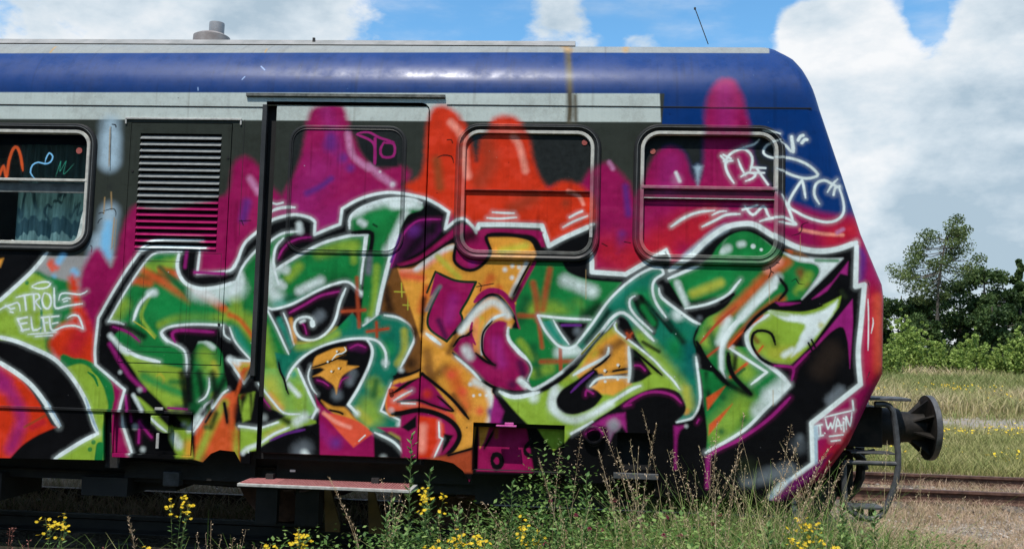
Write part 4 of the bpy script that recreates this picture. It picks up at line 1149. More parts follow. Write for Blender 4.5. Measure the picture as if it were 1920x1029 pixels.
# ---------------- the railcar
T=empty('railcar',(-1.6,1.43,0))
tag(T,'old blue and white railcar covered in bright graffiti, standing on the near track','railcar')
XL=-10.5
PROF=[(0,3.46),(.0,3.56),(.003,3.62),(.026,3.71),(.08,3.81),(.15,3.90),(.24,3.99),(.35,4.06),(.5,4.125),(.7,4.17),(1.0,4.21),(1.28,4.228),(1.425,4.23)]
def yprof(z):
    if z<=3.46: return 0.
    k=.04*min(1,(z-3.46)/.1,max(0,(4.23-z))/.1+.02); return float(np.mean([np.interp(z+q*k,[p[1] for p in PROF],[p[0] for p in PROF]) for q in np.linspace(-1,1,9)]))
NP=[(1640,1010),(1480,935),(1545,890),(1590,830),(1630,745),(1653,700),(1655,560),(1652,535),(1612,440),(1580,340),(1535,207),(1524,170),(1510,130),(1497,103),(1480,84)]
nose=[P(x,y,.13) for x,y in NP[1:]]; nose=[(z,x) for x,z in nose]; nose.sort()
nose=[q for q in nose]+[(4.125,P(1452,78,.5)[0]),(4.17,1.15),(4.23,.9)]
nose=sorted(nose); ZB=nose[0][0]
def Xn(z): return float(np.interp(z,[q[0] for q in nose],[q[1] for q in nose]))
RN=.13
def row(z,far=True):
    y=yprof(z); r=min(RN,max(.004,1.427-y)); x=Xn(z); pts=[]
    for k in range(7):
        a=rad(90*k/6); pts.append((x-r+r*math.sin(a),y+r-r*math.cos(a),z))
    if y+r<1.4: pts.append((x+.03,1.43,z)) 
    else: pts.append((x,1.43,z))
    return pts+[(p[0],2.86-p[1],p[2]) for p in pts[:-1][::-1]]
def loft(rows,name,mat,smooth=True):
    n=len(rows[0]); m=MB(); f=[]
    for i in range(len(rows)-1):
        for k in range(n-1): f.append((i*n+k,i*n+k+1,(i+1)*n+k+1,(i+1)*n+k))
    m.add([p for r in rows for p in r],f); return m.build(name,mat,None,smooth)
zk=sorted(set([q[0] for q in nose if q[0]<3.46]+[3.46]+list(np.linspace(ZB+.01,3.45,24))))
setp(loft([row(z) for z in zk],'nose',m_wall),T)
zr=sorted(set(list(np.linspace(3.4602,4.15,46))+[p[1] for p in PROF[1:]]+[q[0] for q in nose if 3.47<q[0]<4.2]))
rows=[]
for z in zr:
    r=row(z); xs=[XL,-6,-4.5,-3,-2.,-1,0,.6]; y=r[0][1]
    rows.append([(x,y,z) for x in xs]+r+[(x,2.86-y,z) for x in xs[::-1]])
roof=setp(loft(rows,'roof',m_roof),T)
m_led=simple('dusty_roof_sheet',(.20,.20,.19),(.29,.28,.27),6,.7)
mb=MB(); ex_=P(1079,74,.55)[0]; zl_=P(560,75.3,.55)[1]
mb.add([(XL,.44,zl_-.075),(ex_,.44,zl_-.075),(ex_,.55,zl_),(XL,.55,zl_-.004),(ex_,1.43,4.27),(XL,1.43,4.27),(ex_,1.43,4.1),(XL,1.43,4.1)],[(0,1,2,3),(3,2,4,5),(1,6,4,2),(0,3,5,7)]); setp(mb.build('roof_sheet',m_led),roof)
# side wall with its openings
Wp=lambda x,y:P(x,y,0)
zB=ZB
bot=[(1480,934),(1325,932),(1228,931),(1226,905),(1062,905),(1060,890),(886,888),(880,903),(868,882),(850,868),(826,862),(803,860.5)]
dx0,dz0=P(484,846); dx1=P(803,300)[0]; dz1=P(600,193)[1]
bot2=[(480,853),(452,868),(440,846),(412,843),(395,850),(380,866),(366,862),(210,856),(209,771),(194,769),(194,862),(0,858)]
outer=[]
for z in np.linspace(ZB+.001,3.46,40): outer.append((Xn(z)-RN,z))
outer.append((XL,3.46)); outer.append((XL,.56))
left=[Wp(x,y) for x,y in bot2][::-1]
right=[Wp(x,y) for x,y in bot][::-1]; right=right[:-1]; right=[q for q in right if q[0]>P(797,500)[0]+.01]; left=[q for q in left if q[0]<P(485,500)[0]-.01]
g=.006
door=(P(487,500)[0],P(795,500)[0],P(640,854.5)[1],P(650,193)[1])
notch=[(door[0]-g,left[-1][1]),(door[0]-g,door[3]+g)]+[(door[1]+g-.07+.07*math.cos(rad(a)),door[3]+g-.07+.07*math.sin(rad(a))) for a in (90,60,30,0)]+[(door[1]+g,right[0][1])]
outer=outer+left+notch+right
W1=rrect(P(-330,350)[0],P(170,350)[0],P(168,464)[1],P(0,238)[1]+.005,.15)
def win(xl,xr,yt,yb,r): 
    xm=(xl+xr)/2; ym=(yt+yb)/2
    return (P(xl,ym)[0],P(xr,ym)[0],P(xm,yb)[1],P(xm,yt)[1],r)
w2=win(862,1116,242,480,.15); w3=win(1197,1462,244,488,.16); w1=(P(-330,350)[0],P(169,350)[0],P(100,462)[1],P(100,241)[1],.14)
vent=(P(235,450)[0],P(424.5,450)[0],P(320,681)[1],P(340,232)[1])
b1=(P(212,810)[0],P(361,810)[0],P(290,852)[1],P(290,773)[1])
b2=(P(886,840)[0],P(1058,840)[0],P(970,884)[1],P(970,794)[1])
b3=(P(1157,845)[0],P(1222,845)[0],P(1190,880)[1],P(1190,811)[1])
g=.006
holes=[rrect(*w1),rrect(*w2),rrect(*w3),[(vent[0]-g,vent[2]-g),(vent[1]+g,vent[2]-g),(vent[1]+g,vent[3]+g),(vent[0]-g,vent[3]+g)],
      [(b1[0],b1[2]),(b1[1],b1[2]),(b1[1],b1[3]),(b1[0],b1[3])],[(b2[0],b2[2]),(b2[1],b2[2]),(b2[1],b2[3]),(b2[0],b2[3])],[(b3[0],b3[2]),(b3[1],b3[2]),(b3[1],b3[3]),(b3[0],b3[3])]]
polys=[[Vector((a,b,0)) for a,b in outer]]+[[Vector((a,b,0)) for a,b in h[::-1]] for h in holes]
from mathutils.geometry import delaunay_2d_cdt
pv=[]; pe=[]
for p in polys:
    n0=len(pv); pv+=[Vector((v.x,v.y)) for v in p]; pe+=[(n0+k,n0+(k+1)%len(p)) for k in range(len(p))]
cv_,_,cf_,*_r=delaunay_2d_cdt(pv,pe,[],0,1e-5)
def inside(x,y,p):
    c=False; n=len(p)
    for k in range(n):
        a,q=p[k],p[(k+1)%n]
        if (a.y>y)!=(q.y>y) and x<a.x+(y-a.y)*(q.x-a.x)/(q.y-a.y): c=not c
    return c
tri=[]
for f in cf_:
    cx_=sum(cv_[k].x for k in f)/len(f); cy_=sum(cv_[k].y for k in f)/len(f)
    if inside(cx_,cy_,polys[0]) and not any(inside(cx_,cy_,h) for h in polys[1:]): tri.append(tuple(f))
mw=MB(); mw.add([(v.x,0.,v.y) for v in cv_],tri)
off=0
for p in polys:                         # wall thickness round every edge
    n=len(p); d=.028
    mw.add([(v.x,0.,v.y) for v in p]+[(v.x,d,v.y) for v in p],[(k,(k+1)%n,(k+1)%n+n,k+n) for k in range(n)])
side=mw.build('side_wall',m_wall); 
# every front face must look to the camera side
bm=bmesh.new(); bm.from_mesh(side.data)
for f in bm.faces:
    if abs(f.normal.y)>.9 and f.normal.y>0: f.normal_flip()
bm.to_mesh(side.data); bm.free(); setp(side,T)
mb=MB(); mb.box(XL,2.0,2.83,2.86,.55,3.46); setp(mb.build('far_side_wall',m_plain),T)
mb=MB(); mb.box(XL,1.9,.06,2.8,.93,.98); setp(mb.build('floor',m_dark),T)
mb=MB(); mb.box(XL,XL+.03,.03,2.83,.55,3.44); setp(mb.build('end_wall',m_plain),T)
# seams
mb=MB(); x0=XL
pts=[P(x,y)[1] for x,y in ((0,196.5),(465,197.5))]; mb.box(XL,P(497,197)[0],-.0035,.0,pts[0]-.005,pts[0]+.004)
mb.box(P(838,198)[0],Xn(3.45)-.10,-.0035,.0,P(1000,198.5)[1]-.004,P(1000,198.5)[1]+.004); setp(mb.build('roof_seam',m_rub),side)
mb=MB(); mb.box(XL,P(362,768)[0],-.012,-.001,P(100,768)[1],P(100,762.5)[1],.003); setp(mb.build('skirt_rail',m_rub),side)
# vent panel outlines and lower hatch lines
def frame_lines(mb,r,t,y=-.002):
    x0,x1,z0,z1=r
    mb.box(x0,x1,y,-.0003,z0-t,z0); mb.box(x0,x1,y,-.0003,z1,z1+t); mb.box(x0-t,x0,y,-.0003,z0,z1); mb.box(x1,x1+t,y,-.0003,z0,z1)
vp=MB(); vx0,vx1,vz0,vz1=vent; lx0,lx1=P(263,250)[0]+.035-.055,P(412,250)[0]
lx0,lx1=P(258,360)[0],P(411,360)[0]; lz0,lz1=P(330,468)[1],P(340,251)[1]
for q in ((vx0,lx0,vz0,vz1),(lx1,vx1,vz0,vz1),(lx0,lx1,lz1,vz1),(lx0,lx1,vz0,lz0)): vp.box(q[0],q[1],-.004,.02,q[2],q[3])
vpan=setp(vp.build('ventilation_door',m_wall),T); tag(vpan,'ventilation door with a louvre grille, its lower half under graffiti')
mb=MB(); ns=18
for k in range(ns):
    zc=lz1-(k+.55)*(lz1-lz0)/ns; h=(lz1-lz0)/ns
    mb.add([(lx0+.002,-.012,zc-h*.36),(lx1-.002,-.012,zc-h*.36),(lx1-.002,-.0115,zc-h*.25),(lx0+.002,-.0115,zc-h*.25),(lx0+.002,.02,zc+h*.30),(lx1-.002,.02,zc+h*.30),(lx1-.002,.022,zc+h*.2),(lx0+.002,.022,zc+h*.2)],
           [(0,1,2,3),(3,2,5,4),(4,5,6,7),(7,6,1,0),(0,3,4,7),(1,6,5,2)])
m_slat=painted('louvre_paint',(.30,.31,.30),.45,.5); setp(mb.build('louvre',m_slat),vpan)
mb=MB(); mb.box(lx0,lx1,.05,.06,lz0,lz1); setp(mb.build('grille_backing',m_dark),vpan)
mb=MB(); hx0,hx1,hz0,hz1=P(243,600)[0],P(409,600)[0],P(330,660)[1],P(330,474)[1]; frame_lines(mb,(hx0,hx1,hz0,hz1),.004,-.0052)
mb.box(P(271,500)[0],P(271,500)[0]+.003,-.0052,-.003,P(271,648)[1],P(271,490)[1]); mb.box(P(354,500)[0],P(354,500)[0]+.003,-.0052,-.003,P(354,640)[1],P(354,470)[1]);mb.box(P(268,489)[0],P(345,489)[0],-.0052,-.003,P(300,490)[1],P(300,489)[1])
mb.box(P(262,650)[0],P(320,650)[0],-.0052,-.003,P(300,650)[1],P(300,649)[1])
setp(mb.build('hatch_outline',m_rub),vpan)
for x,y in ((249,321),(428,296),(411,608)):
    mb=MB(); X,Z=P(x,y); mb.tube([(X,-.008,Z),(X,-.003,Z)],.011,12); setp(mb.build('lock_hole',m_dark),vpan)
mb=MB(); X0,Z0=P(236,221); X1=P(454,221)[0]; mb.box(X0,X1,-.012,0,Z0-.014,Z0+.002,.003); mb.box(X0,X0+.012,-.01,0,Z0-.05,Z0-.014); mb.box(X1-.012,X1,-.01,0,Z0-.05,Z0-.014); setp(mb.build('ventilation_door_hood',m_lite),side)
mb=MB(); x=P(450,400)[0]; mb.box(x,x+.004,-.002,0,P(446,440)[1],P(452,225)[1]); setp(mb.build('panel_seam',m_rub),side)
mb=MB(); mb.box(P(258,700)[0],P(424,700)[0],-.002,0,P(330,697)[1]-.004,P(330,697)[1]); setp(mb.build('panel_seam',m_rub),side)
# windows
def window(name,r,label,back,bar,upper=None,lower=None,wf=.028):
    x0,x1,z0,z1,rr=r
    L_=lambda d:rrect(x0+d,x1-d,z0+d,z1-d,max(.02,rr-d))
    gk=[L_(-.043),L_(-.040),L_(-.030),L_(-.015),L_(0.),L_(.012),L_(.014)]
    o=ringmesh(name,[L_(.010),L_(.016),L_(.010+wf),L_(.014+wf),L_(.014+wf)],[-.004,-.016,-.016,-.010,.045],m_frame,None); setp(o,T); tag(o,label)
    g_=ringmesh('rubber_gasket',gk,[.001,-.010,-.021,-.022,-.012,-.008,.01],m_rub,None); setp(g_,o)
    bd=ringmesh('gasket_glint',[L_(-.019),L_(-.018),L_(-.014),L_(-.013)],[-.0215,-.0255,-.0255,-.0215],m_glint,None); setp(bd,o)  # pale ring added to draw the highlight along the rubber
    return o,L_
# left window: broken, with a curtain
o,L_=window('window',w1,'broken window with a pale frame and a teal curtain behind',.1,None)
x0,x1,z0,z1,rr=w1; zb=P(120,338.5)[1]
mb=MB(); mb.box(x0+.02,x1-.02,-.018,.03,zb-.010,zb+.012,.004); setp(mb.build('sash_bar',m_frame),o)
mb=MB(); mb.box(x0+.02,x1-.04,.02,.04,zb-.10,zb-.02); setp(mb.build('lower_sash_rail',simple('grimy_glass_rail',(.07,.075,.07),(.15,.16,.15),12,.3)),o)
def pane(pts,y,mat,name,par,t=.004):
    m=MB(); m.prism(pts,y,y+t); return setp(m.build(name,mat),par)
pp=[q for q in L_(.035)]; 
pane([(a,max(b,zb)) for a,b in rrect(x0+.03,x1-.03,zb-.02,z1-.075,.09)],.03,m_clear,'upper_glass',o)
sh=[P(x,y,.03) for x,y in ((-20,472),(-20,458),(5,455),(12,456),(22,449),(34,453),(50,458),(80,459),(110,460),(135,456),(143,445),(148,430),(153,415),(158,405),(166,420),(160,452),(140,472))]
pane(sh,.034,m_shard,'glass_shard',o)
pane([P(x,y,.03) for x,y in ((152,410),(160,380),(166,395),(164,430),(148,450),(143,452))],.028,m_shard,'glass_shard',o)
mb=MB(); X,Z=P(149,283,.03); mb.tube([(X,.024,Z),(X,.0285,Z)],.026,20); s_=setp(mb.build('no_smoking_sticker',m_sticker),o)
n=90; cx0,cx1=P(34,400,.2)[0],P(176,400,.2)[0]; V=[];F=[]
for i in range(n+1):
    t=i/n; x=cx0+(cx1-cx0)*t; y=.17+.007*math.sin(t*46)+.010*math.sin(t*17+1)+.004*math.sin(t*88); V+=[(x,y,1.9),(x,y+.01,P(100,232)[1]-.14)]
for i in range(n): F.append((2*i,2*i+2,2*i+3,2*i+1))
cu=setp(mesh('curtain',V,F,m_curt,None,True),T)
# middle window
o,L_=window('window',w2,'middle side window sprayed orange, its glass half painted over',.1,None)
x0,x1,z0,z1,rr=w2; zb=P(990,357)[1]
pane([(a,max(b,zb)) for a,b in L_(.036)],.006,m_pane,'upper_glass',o); pane([(a,min(b,zb+.012)) for a,b in L_(.036)],.018,m_pane,'lower_glass',o)
mb=MB(); mb.box(x0+.03,x1-.03,-.001,.02,zb-.005,zb+.004); setp(mb.build('sash_bar',m_rub),o)
mb=MB(); X,_=P(1106,440); mb.box(X-.004,X+.02,-.02,-.004,P(1106,446)[1],P(1106,423)[1],.003); setp(mb.build('window_catch',m_lite),o)
mb=MB(); X,Z=P(1096,268,.01); mb.tube([(X,.001,Z),(X,.0055,Z)],.022,20); setp(mb.build('no_smoking_sticker',m_sticker),o)
# right window
o,L_=window('window',w3,'window nearest the nose with a magenta pane and white scribbled tags',.1,None)
x0,x1,z0,z1,rr=w3; zb=P(1330,353)[1]; zl=P(1330,371)[1]
pane(rrect(x0+.028,x1-.028,zb-.01,z1-.045,.11),.034,m_pane,'upper_glass',o); pane([(a,min(b,zl+.01)) for a,b in L_(.034)],.02,m_pane,'lower_glass',o)
mb=MB(); mb.box(x0+.02,x1-.02,-.020,.02,zb-.012,zb+.014,.004); setp(mb.build('sash_bar',m_frame),o)
mb=MB(); mb.box(x0+.03,x1-.03,.002,.03,zl-.008,zb-.02,.003); setp(mb.build('lower_sash_rail',m_rub),o)
mb=MB(); mb.box(x0+.03,x1-.035,-.008,.0015,zl-.012,zl-.004,.002); setp(mb.build('sash_trim',m_lite),o)
mb=MB(); X,Z=P(1224,284,.03); mb.tube([(X,.029,Z),(X,.0335,Z)],.022,20); setp(mb.build('no_smoking_sticker',m_sticker),o)
# door
X0,X1,Z0,Z1=door; xs=P(495,600)[0]-.0; 
dl=P(501,500)[0]+.03; dl=P(500,600)[0]
out_=[(dl,Z0),(X1-.004,Z0)]+[(X1-.004-.06+.06*math.cos(rad(a)),Z1-.06+.06*math.sin(rad(a))) for a in (0,20,45,70,90)]+[(dl,Z1)]
mb=MB(); ce=lambda d:[(a+(d if a<(dl+X1)/2 else -d),b_+(d if b_<(Z0+Z1)/2 else -d)) for a,b_ in out_]
n_=len(out_); v_=[(a,.010,b_) for a,b_ in out_]+[(a,.004,b_) for a,b_ in ce(.006)]+[(a,.05,b_) for a,b_ in out_]
cx_=((dl+X1)/2,.004,(Z0+Z1)/2); v_.append(cx_); ic=3*n_
mb.add(v_,[(k,(k+1)%n_,(k+1)%n_+n_,k+n_) for k in range(n_)]+[(k+2*n_,(k+1)%n_+2*n_,(k+1)%n_,k) for k in range(n_)]+[(k+n_,(k+1)%n_+n_,ic) for k in range(n_)])
dr=setp(mb.build('sliding_door',m_wall),T); tag(dr,'sliding door with a painted-over window and a purple and orange graffiti')
dw=win(541,757,238,474,.13); a0,a1,c0,c1,rr=dw
L_=lambda d:rrect(a0+d,a1-d,c0+d,c1-d,max(.02,rr-d))
gk=setp(ringmesh('door_window_gasket',[L_(-.012),L_(-.010),L_(0),L_(.010),L_(.012),L_(.022),L_(.026)],[.003,-.003,-.007,-.005,-.001,-.005,.003],m_rub,None),dr)
pane(L_(.024),.0012,m_pane,'door_window',dr,.003)
mb=MB(); X,Z=P(733,731.5); mb.tube([(X,-.014,Z),(X,.004,Z)],.018,16); setp(mb.build('door_lock',m_rub),dr)
mb=MB(); xg=P(486,500)[0]; mb.box(P(489,500)[0]-.045,P(489,500)[0]-.006,-.012,.03,P(484,705)[1],P(488,196)[1],.004); 
setp(mb.build('door_post',simple('dark_rubber_post',(.018,.018,.018),(.035,.035,.035),4,.45)),T)
mb=MB(); mb.box(P(470,780)[0],P(484,780)[0],-.010,-.001,P(470,846)[1],P(484,715)[1],.003); setp(mb.build('door_channel',m_wall),T)
mb=MB(); mb.box(X0-.05,X1+.05,.055,.07,Z0-.05,Z1+.05); setp(mb.build('door_recess',m_dark),T)
# drip rail
mb=MB(); X0d,Zd=P(463,181); X1d=P(835,181)[0]; zt=P(650,176.5)[1]; zb=P(650,187)[1]
mb.add([(X0d,-.0,zt),(X1d,-.0,zt),(X1d,-.022,zt-.004),(X0d,-.022,zt-.004),(X0d,-.022,zt-.026),(X1d,-.022,zt-.026),(X0d,-.0,zt-.034),(X1d,-.0,zt-.034)],[(0,1,2,3),(3,2,5,4),(4,5,7,6),(6,7,1,0),(0,3,4,6),(1,7,5,2)])
setp(mb.build('drip_rail',simple('dull_drip_rail_metal',(.05,.055,.045),(.16,.16,.14),20,.6)),T)
# skirt boxes
mb=MB(); mb.box(b1[0]-.03,b1[1]-.03,.05,.07,b1[2]-.0,b1[3]+.03); setp(mb.build('skirt_plate',m_wall),T)
mb=MB(); X,Z=P(285,778)[0],P(285,778)[1]; mb.box(P(284,790)[0],P(318,790)[0],-.02,.045,P(300,811)[1],P(300,779)[1],.004); hp=setp(mb.build('hatch_plate',m_wall),T)
mb=MB(); X=P(298,826)[0]; mb.box(X-.012,X+.012,-.03,-.022,P(298,840)[1],P(298,811)[1],.003); mb.box(P(293,765)[0],P(308,765)[0],-.03,-.013,P(300,768)[1],P(300,763)[1],.002); setp(mb.build('hatch_latch',m_lite),hp)
mb=MB(); mb.box(b2[0]-.02,b2[1]+.1,.09,.11,b2[2]-.02,b2[3]+.05); setp(mb.build('skirt_plate',m_wall),T)
mb=MB(); mb.box(b2[0]-.03,b2[0],.03,.1,b2[2],b2[3]); mb.box(b2[0],b2[1],.03,.1,b2[2]-.03,b2[2]); mb.box(b2[0],b2[1],.03,.1,b2[3],b2[3]+.03); setp(mb.build('skirt_box',m_dark),T)
mb=MB(); X,Z=P(949,797.5); mb.box(P(931,797)[0],P(969,797)[0],-.05,.0,Z-.006,Z+.006,.003); mb.box(X-.01,X+.06,-.03,0,Z,Z+.025,.004); setp(mb.build('skirt_ledge',simple('magenta_ledge_paint',(.42,.05,.25),(.5,.1,.3),12,.5)),T)
mb=MB(); mb.box(b3[0]-.05,b3[1]+.05,.12,.14,b3[2]-.1,b3[3]+.05); mb.box(XL,P(1240,900)[0],.035,.3,.2,.5) if False else None; setp(mb.build('coupling_recess',m_dark),T)
mb=MB(); mb.box(P(1150,890)[0],P(1234,890)[0],-.03,.06,P(1190,897)[1],P(1190,886)[1],.004); setp(mb.build('tread_plate',m_steel),T)
mb=MB(); X,Z=P(1113,815); mb.tube([(X+.066*math.cos(rad(a)),-.03,Z+.062*math.sin(rad(a))) for a in range(0,361,15)],.016,8,False); setp(mb.build('towing_ring',m_wall,None,True),T)
# skirt below left, underframe
mb=MB(); mb.box(XL,P(1235,900)[0],.30,2.5,.36,.93); mb.box(P(165,900,.3)[0],P(250,900,.3)[0],.2,.8,P(200,925,.3)[1],.4); mb.box(P(-120,900,.3)[0],P(16,900,.3)[0],.2,.8,P(0,934,.3)[1],.4)
mb.box(P(250,900,.5)[0],P(340,900,.5)[0],.4,.9,P(300,915,.5)[1],.4); mb.box(P(206,900)[0],P(460,870)[0],.24,.4,.40,.70); mb.box(P(194,860)[0]-.02,P(209,860)[0]+.03,.07,.3,.5,1.0)
mb.box(P(500,870)[0],P(885,900)[0],.26,.4,P(650,905,.1)[1],.75); mb.box(P(885,900)[0],P(1500,900)[0],.26,.5,.30,.75)
uf=setp(mb.build('underframe',m_black),T)
mb=MB(); X,Z=P(549,882,.1); mb.box(X-.022,X+.022,.094,.099,Z-.008,Z+.009); setp(mb.build('number_plate',m_white),uf)
# bogie
bg_=MB(); bx0,bx1=P(470,930,.4)[0],P(905,930,.4)[0]; bg_.box(bx0,bx1,.38,.5,.42,.62,.02); bg_.box(bx0,bx1,2.36,2.48,.42,.62,.02); bg_.box((bx0+bx1)/2-.2,(bx0+bx1)/2+.2,.5,2.4,.35,.6)
bg_.box(P(482,950,.4)[0],P(522,950,.4)[0],.36,.42,.05,.45); bg_.box(P(556,950,.4)[0],P(600,950,.4)[0],.36,.5,.05,.45)
bo=setp(bg_.build('bogie',m_black),T)
for x in (P(540,930,.75)[0],P(840,930,.75)[0]):
    for y in (.66,2.08):
        mb=MB(); prof=[(0,.12),(.0,.42),(.02,.43),(.10,.43),(.105,.455),(.13,.455),(.13,.12)]
        n=36; v=[]; f=[]
        for k in range(n):
            a=2*PI*k/n
            for (yy,r) in prof: v.append((x+r*math.cos(a),y+yy,.435+r*math.sin(a)))
        mlen=len(prof)
        for k in range(n):
            for j in range(mlen-1): f.append((k*mlen+j,((k+1)%n)*mlen+j,((k+1)%n)*mlen+j+1,k*mlen+j+1))
        mb.add(v,f); mb.tube([(x,y-.05,.435),(x,y+.16,.435)],.13,16); setp(mb.build('wheel',m_ral,None,True),bo)
    mb=MB(); mb.box(x-.12,x+.12,.36,.62,.33,.55,.02); setp(mb.build('axle_box',m_black),bo)
for x in (618,700):
    mb=MB(); X=P(x,950,.3)[0]; mb.prism([(X-.05,.36),(X+.0,.36),(X+.09,.08),(X+.09,.02),(X-.03,.02)],.3,.33); setp(mb.build('brake_hanger',m_rusty),bo)
mb=MB(); mb.tube([(P(40,880,.45)[0],.42,.47),(P(46,880,.45)[0],.42,.47),(P(150,880,.45)[0],.42,.47),(P(156,880,.45)[0],.42,.47)],.1,20,True,[.07,.115,.115,.07]); setp(mb.build('air_tank',m_steel,None,True),uf)
for z_,y_ in ((.55,.22),(.44,.27),(.38,.34)):
    mb=MB(); mb.tube([(P(-60,880,.3)[0],y_,z_),(P(300,880,.3)[0],y_,z_-.01),(P(430,880,.3)[0],y_+.05,z_-.04),(P(520,880,.3)[0],y_+.05,z_-.03)],.012,6); setp(mb.build('brake_pipe',m_bufr,None,True),uf)
mb=MB(); mb.box(P(305,890,.2)[0],P(336,890,.2)[0],.20,.30,P(320,912,.2)[1],P(320,884,.2)[1],.01); setp(mb.build('valve_box',m_steel),uf)
for x in (P(545,930,.4)[0],P(575,930,.4)[0],P(800,930,.4)[0],P(868,930,.4)[0]):
    mb=MB(); mb.tube([(x+.045*math.cos(t_*.7),.37+.045*math.sin(t_*.7),.30+t_*.0052) for t_ in range(0,60)],.010,5,False); setp(mb.build('coil_spring',m_ral,None,True),bo)
# footstep
X0s,X1s=P(446,908,-.14)[0],P(772,922,-.14)[0]; zs=P(610,913,-.15)[1]
mb=MB(); mb.box(X0s,X1s,-.16,.13,zs-.018,zs+.006,.004); stp=setp(mb.build('footstep',m_lite),T)
mb=MB(); nb=60
for k in range(nb):
    x=X0s+.03+(X1s-X0s-.06)*k/nb; mb.box(x,x+(X1s-X0s-.06)/nb*.55,-.135,.12,zs+.006,zs+.014)
mb.box(X0s+.02,X1s-.02,-.145,-.138,zs+.006,zs+.013); mb.box(X0s+.02,X0s+.3,-.137,.12,zs+.0062,zs+.0125); setp(mb.build('red_grating',m_red),stp)
for x in (P(500,915)[0],P(700,915)[0]):
    mb=MB(); mb.box(x-.03,x+.03,.05,.12,zs-.02,.5); setp(mb.build('step_bracket',m_black),stp)
# buffers
for yb,lab in ((.50,'near buffer with a ribbed round plate'),(2.36,None)):
    zc=P(1700,800,.5)[1]; xa=Xn(zc)-.25; x1=P(1683,800,.5)[0]; x2=P(1712,800,.5)[0]; x3=P(1733,808,.5)[0]; x4=P(1746,808,.5)[0]
    def lathe(prof,n=40,sq=None):
        v=[];f=[];m_=len(prof)
        for k in range(n):
            a=2*PI*k/n
            for (xx,r) in prof: v.append((xx,yb+r*math.cos(a),zc+r*math.sin(a)))
        for k in range(n):
            for j in range(m_-1): f.append((k*m_+j,((k+1)%n)*m_+j,((k+1)%n)*m_+j+1,k*m_+j+1))
        return v,f
    mb=MB(); mb.add(*lathe([(xa,.0),(xa,.15),(x1-.02,.15),(x1,.145),(x1,.125),(x2+.01,.118),(x3-.02,.118),(x3-.02,0)])); bf=setp(mb.build('buffer',m_bufr,None,True),T)
    if lab: tag(bf,lab)
    mb=MB(); mb.add(*lathe([(x3-.0,.0),(x3-.0,.16),(x3+.005,.235),(x3+.01,.252),(x4-.005,.254),(x4+.004,.245),(x4+.012,.12),(x4+.014,0)])); pl=setp(mb.build('buffer_plate',m_bufr,None,True),bf); mb=MB(); mb.add(*lathe([(x3+.008,.2545),(x3+.009,.258),(x4-.004,.259),(x4-.002,.2545)])); setp(mb.build('plate_rim',m_steel,None,True),pl)
    for k in range(8):
        a=2*PI*k/8+.3; mb=MB(); c,s_=math.cos(a),math.sin(a); c2,s2=-s_,c; t=.007
        q=[(x3-.13,.115),(x3-.11,.13),(x3+.002,.235),(x3+.002,.10),(x3-.13,.10)]
        v=[(xx,yb+r*c+t*c2*e_,zc+r*s_+t*s2*e_) for e_ in (-1,1) for xx,r in q]; n=5
        mb.add(v,[(0,1,2,3,4),(9,8,7,6,5)]+[(i,(i+1)%5,(i+1)%5+5,i+5) for i in range(5)]); setp(mb.build('rib',m_bufr),pl)
# ladder frame beside the buffer
def PT(L_,Y): return [(P(x,y,Y)[0],Y,P(x,y,Y)[1]) for x,y in L_]
Yl=.16
mb=MB(); cpt=[(1640,757),(1658,757),(1667,760),(1674,770),(1679,800),(1684,850),(1684,875),(1680,900),(1672,925),(1662,950),(1652,965),(1640,972),(1625,972),(1608,966),(1592,955),(1584,940),(1582,900),(1582,865)]
mb.tube(PT(cpt,Yl),.023,10); mb.tube(PT([(1582,866),(1684,869)],Yl),.018,10); ld=setp(mb.build('step_frame',m_steel,None,True),T); tag(ld,'bent grey tube frame with a hanging step beside the near buffer')
mb=MB(); a_=P(1594,846,Yl); b_=P(1677,849,Yl); mb.box(a_[0],b_[0],Yl-.02,Yl+.14,a_[1]-.012,a_[1]+.002,.003); setp(mb.build('step_plate',m_steel),ld)
mb=MB(); a_=P(1596,948,Yl); b_=P(1655,953,Yl); mb.box(a_[0],b_[0],Yl-.03,Yl+.16,a_[1]-.016,a_[1]+.002,.003); setp(mb.build('step_plate',m_steel),ld)
mb=MB(); mb.box(P(1600,960,Yl)[0]+.03,P(1612,960,Yl)[0]+.03,Yl,Yl+.03,P(1605,975,Yl)[1],a_[1]); setp(mb.build('step_bracket',m_black),ld)
mb=MB(); mb.box(P(1630,960,Yl)[0],P(1642,960,Yl)[0],Yl,Yl+.03,P(1635,975,Yl)[1],a_[1]); setp(mb.build('step_bracket',m_black),ld)
mb=MB(); a_=P(1628,744,.3); b_=P(1694,744,.3); mb.box(a_[0]-.1,b_[0],.12,.42,a_[1]-.016,a_[1]+.006,.003); setp(mb.build('top_step',m_steel),ld)
mb=MB(); mb.box(Xn(.8)-.25,P(1640,830,.5)[0],.3,2.5,P(1600,835,.4)[1],P(1600,760,.4)[1],.01); mb.box(P(1500,900,.4)[0],P(1590,900,.4)[0],.25,2.6,P(1560,925,.4)[1],P(1600,845,.4)[1],.01); bh=setp(mb.build('buffer_beam',m_bufr),T)
for pl_,yy,rr_ in (([(1590,835),(1600,848),(1618,862),(1622,880)],.6,.03),([(1612,838),(1614,870),(1613,895),(1603,915),(1585,935)],.9,.04),([(1592,838),(1612,850),(1640,845)],.8,.02),([(1558,930),(1556,950),(1545,960),(1530,958)],.3,.022)):
    mb=MB(); mb.tube(PT(pl_,yy),rr_,8); setp(mb.build('air_hose',m_black,None,True),bh)
mb=MB(); mb.box(P(1577,900,.2)[0],P(1583,900,.2)[0],.2,.24,-.25,P(1580,870,.2)[1]); setp(mb.build('stake',m_black),bh)
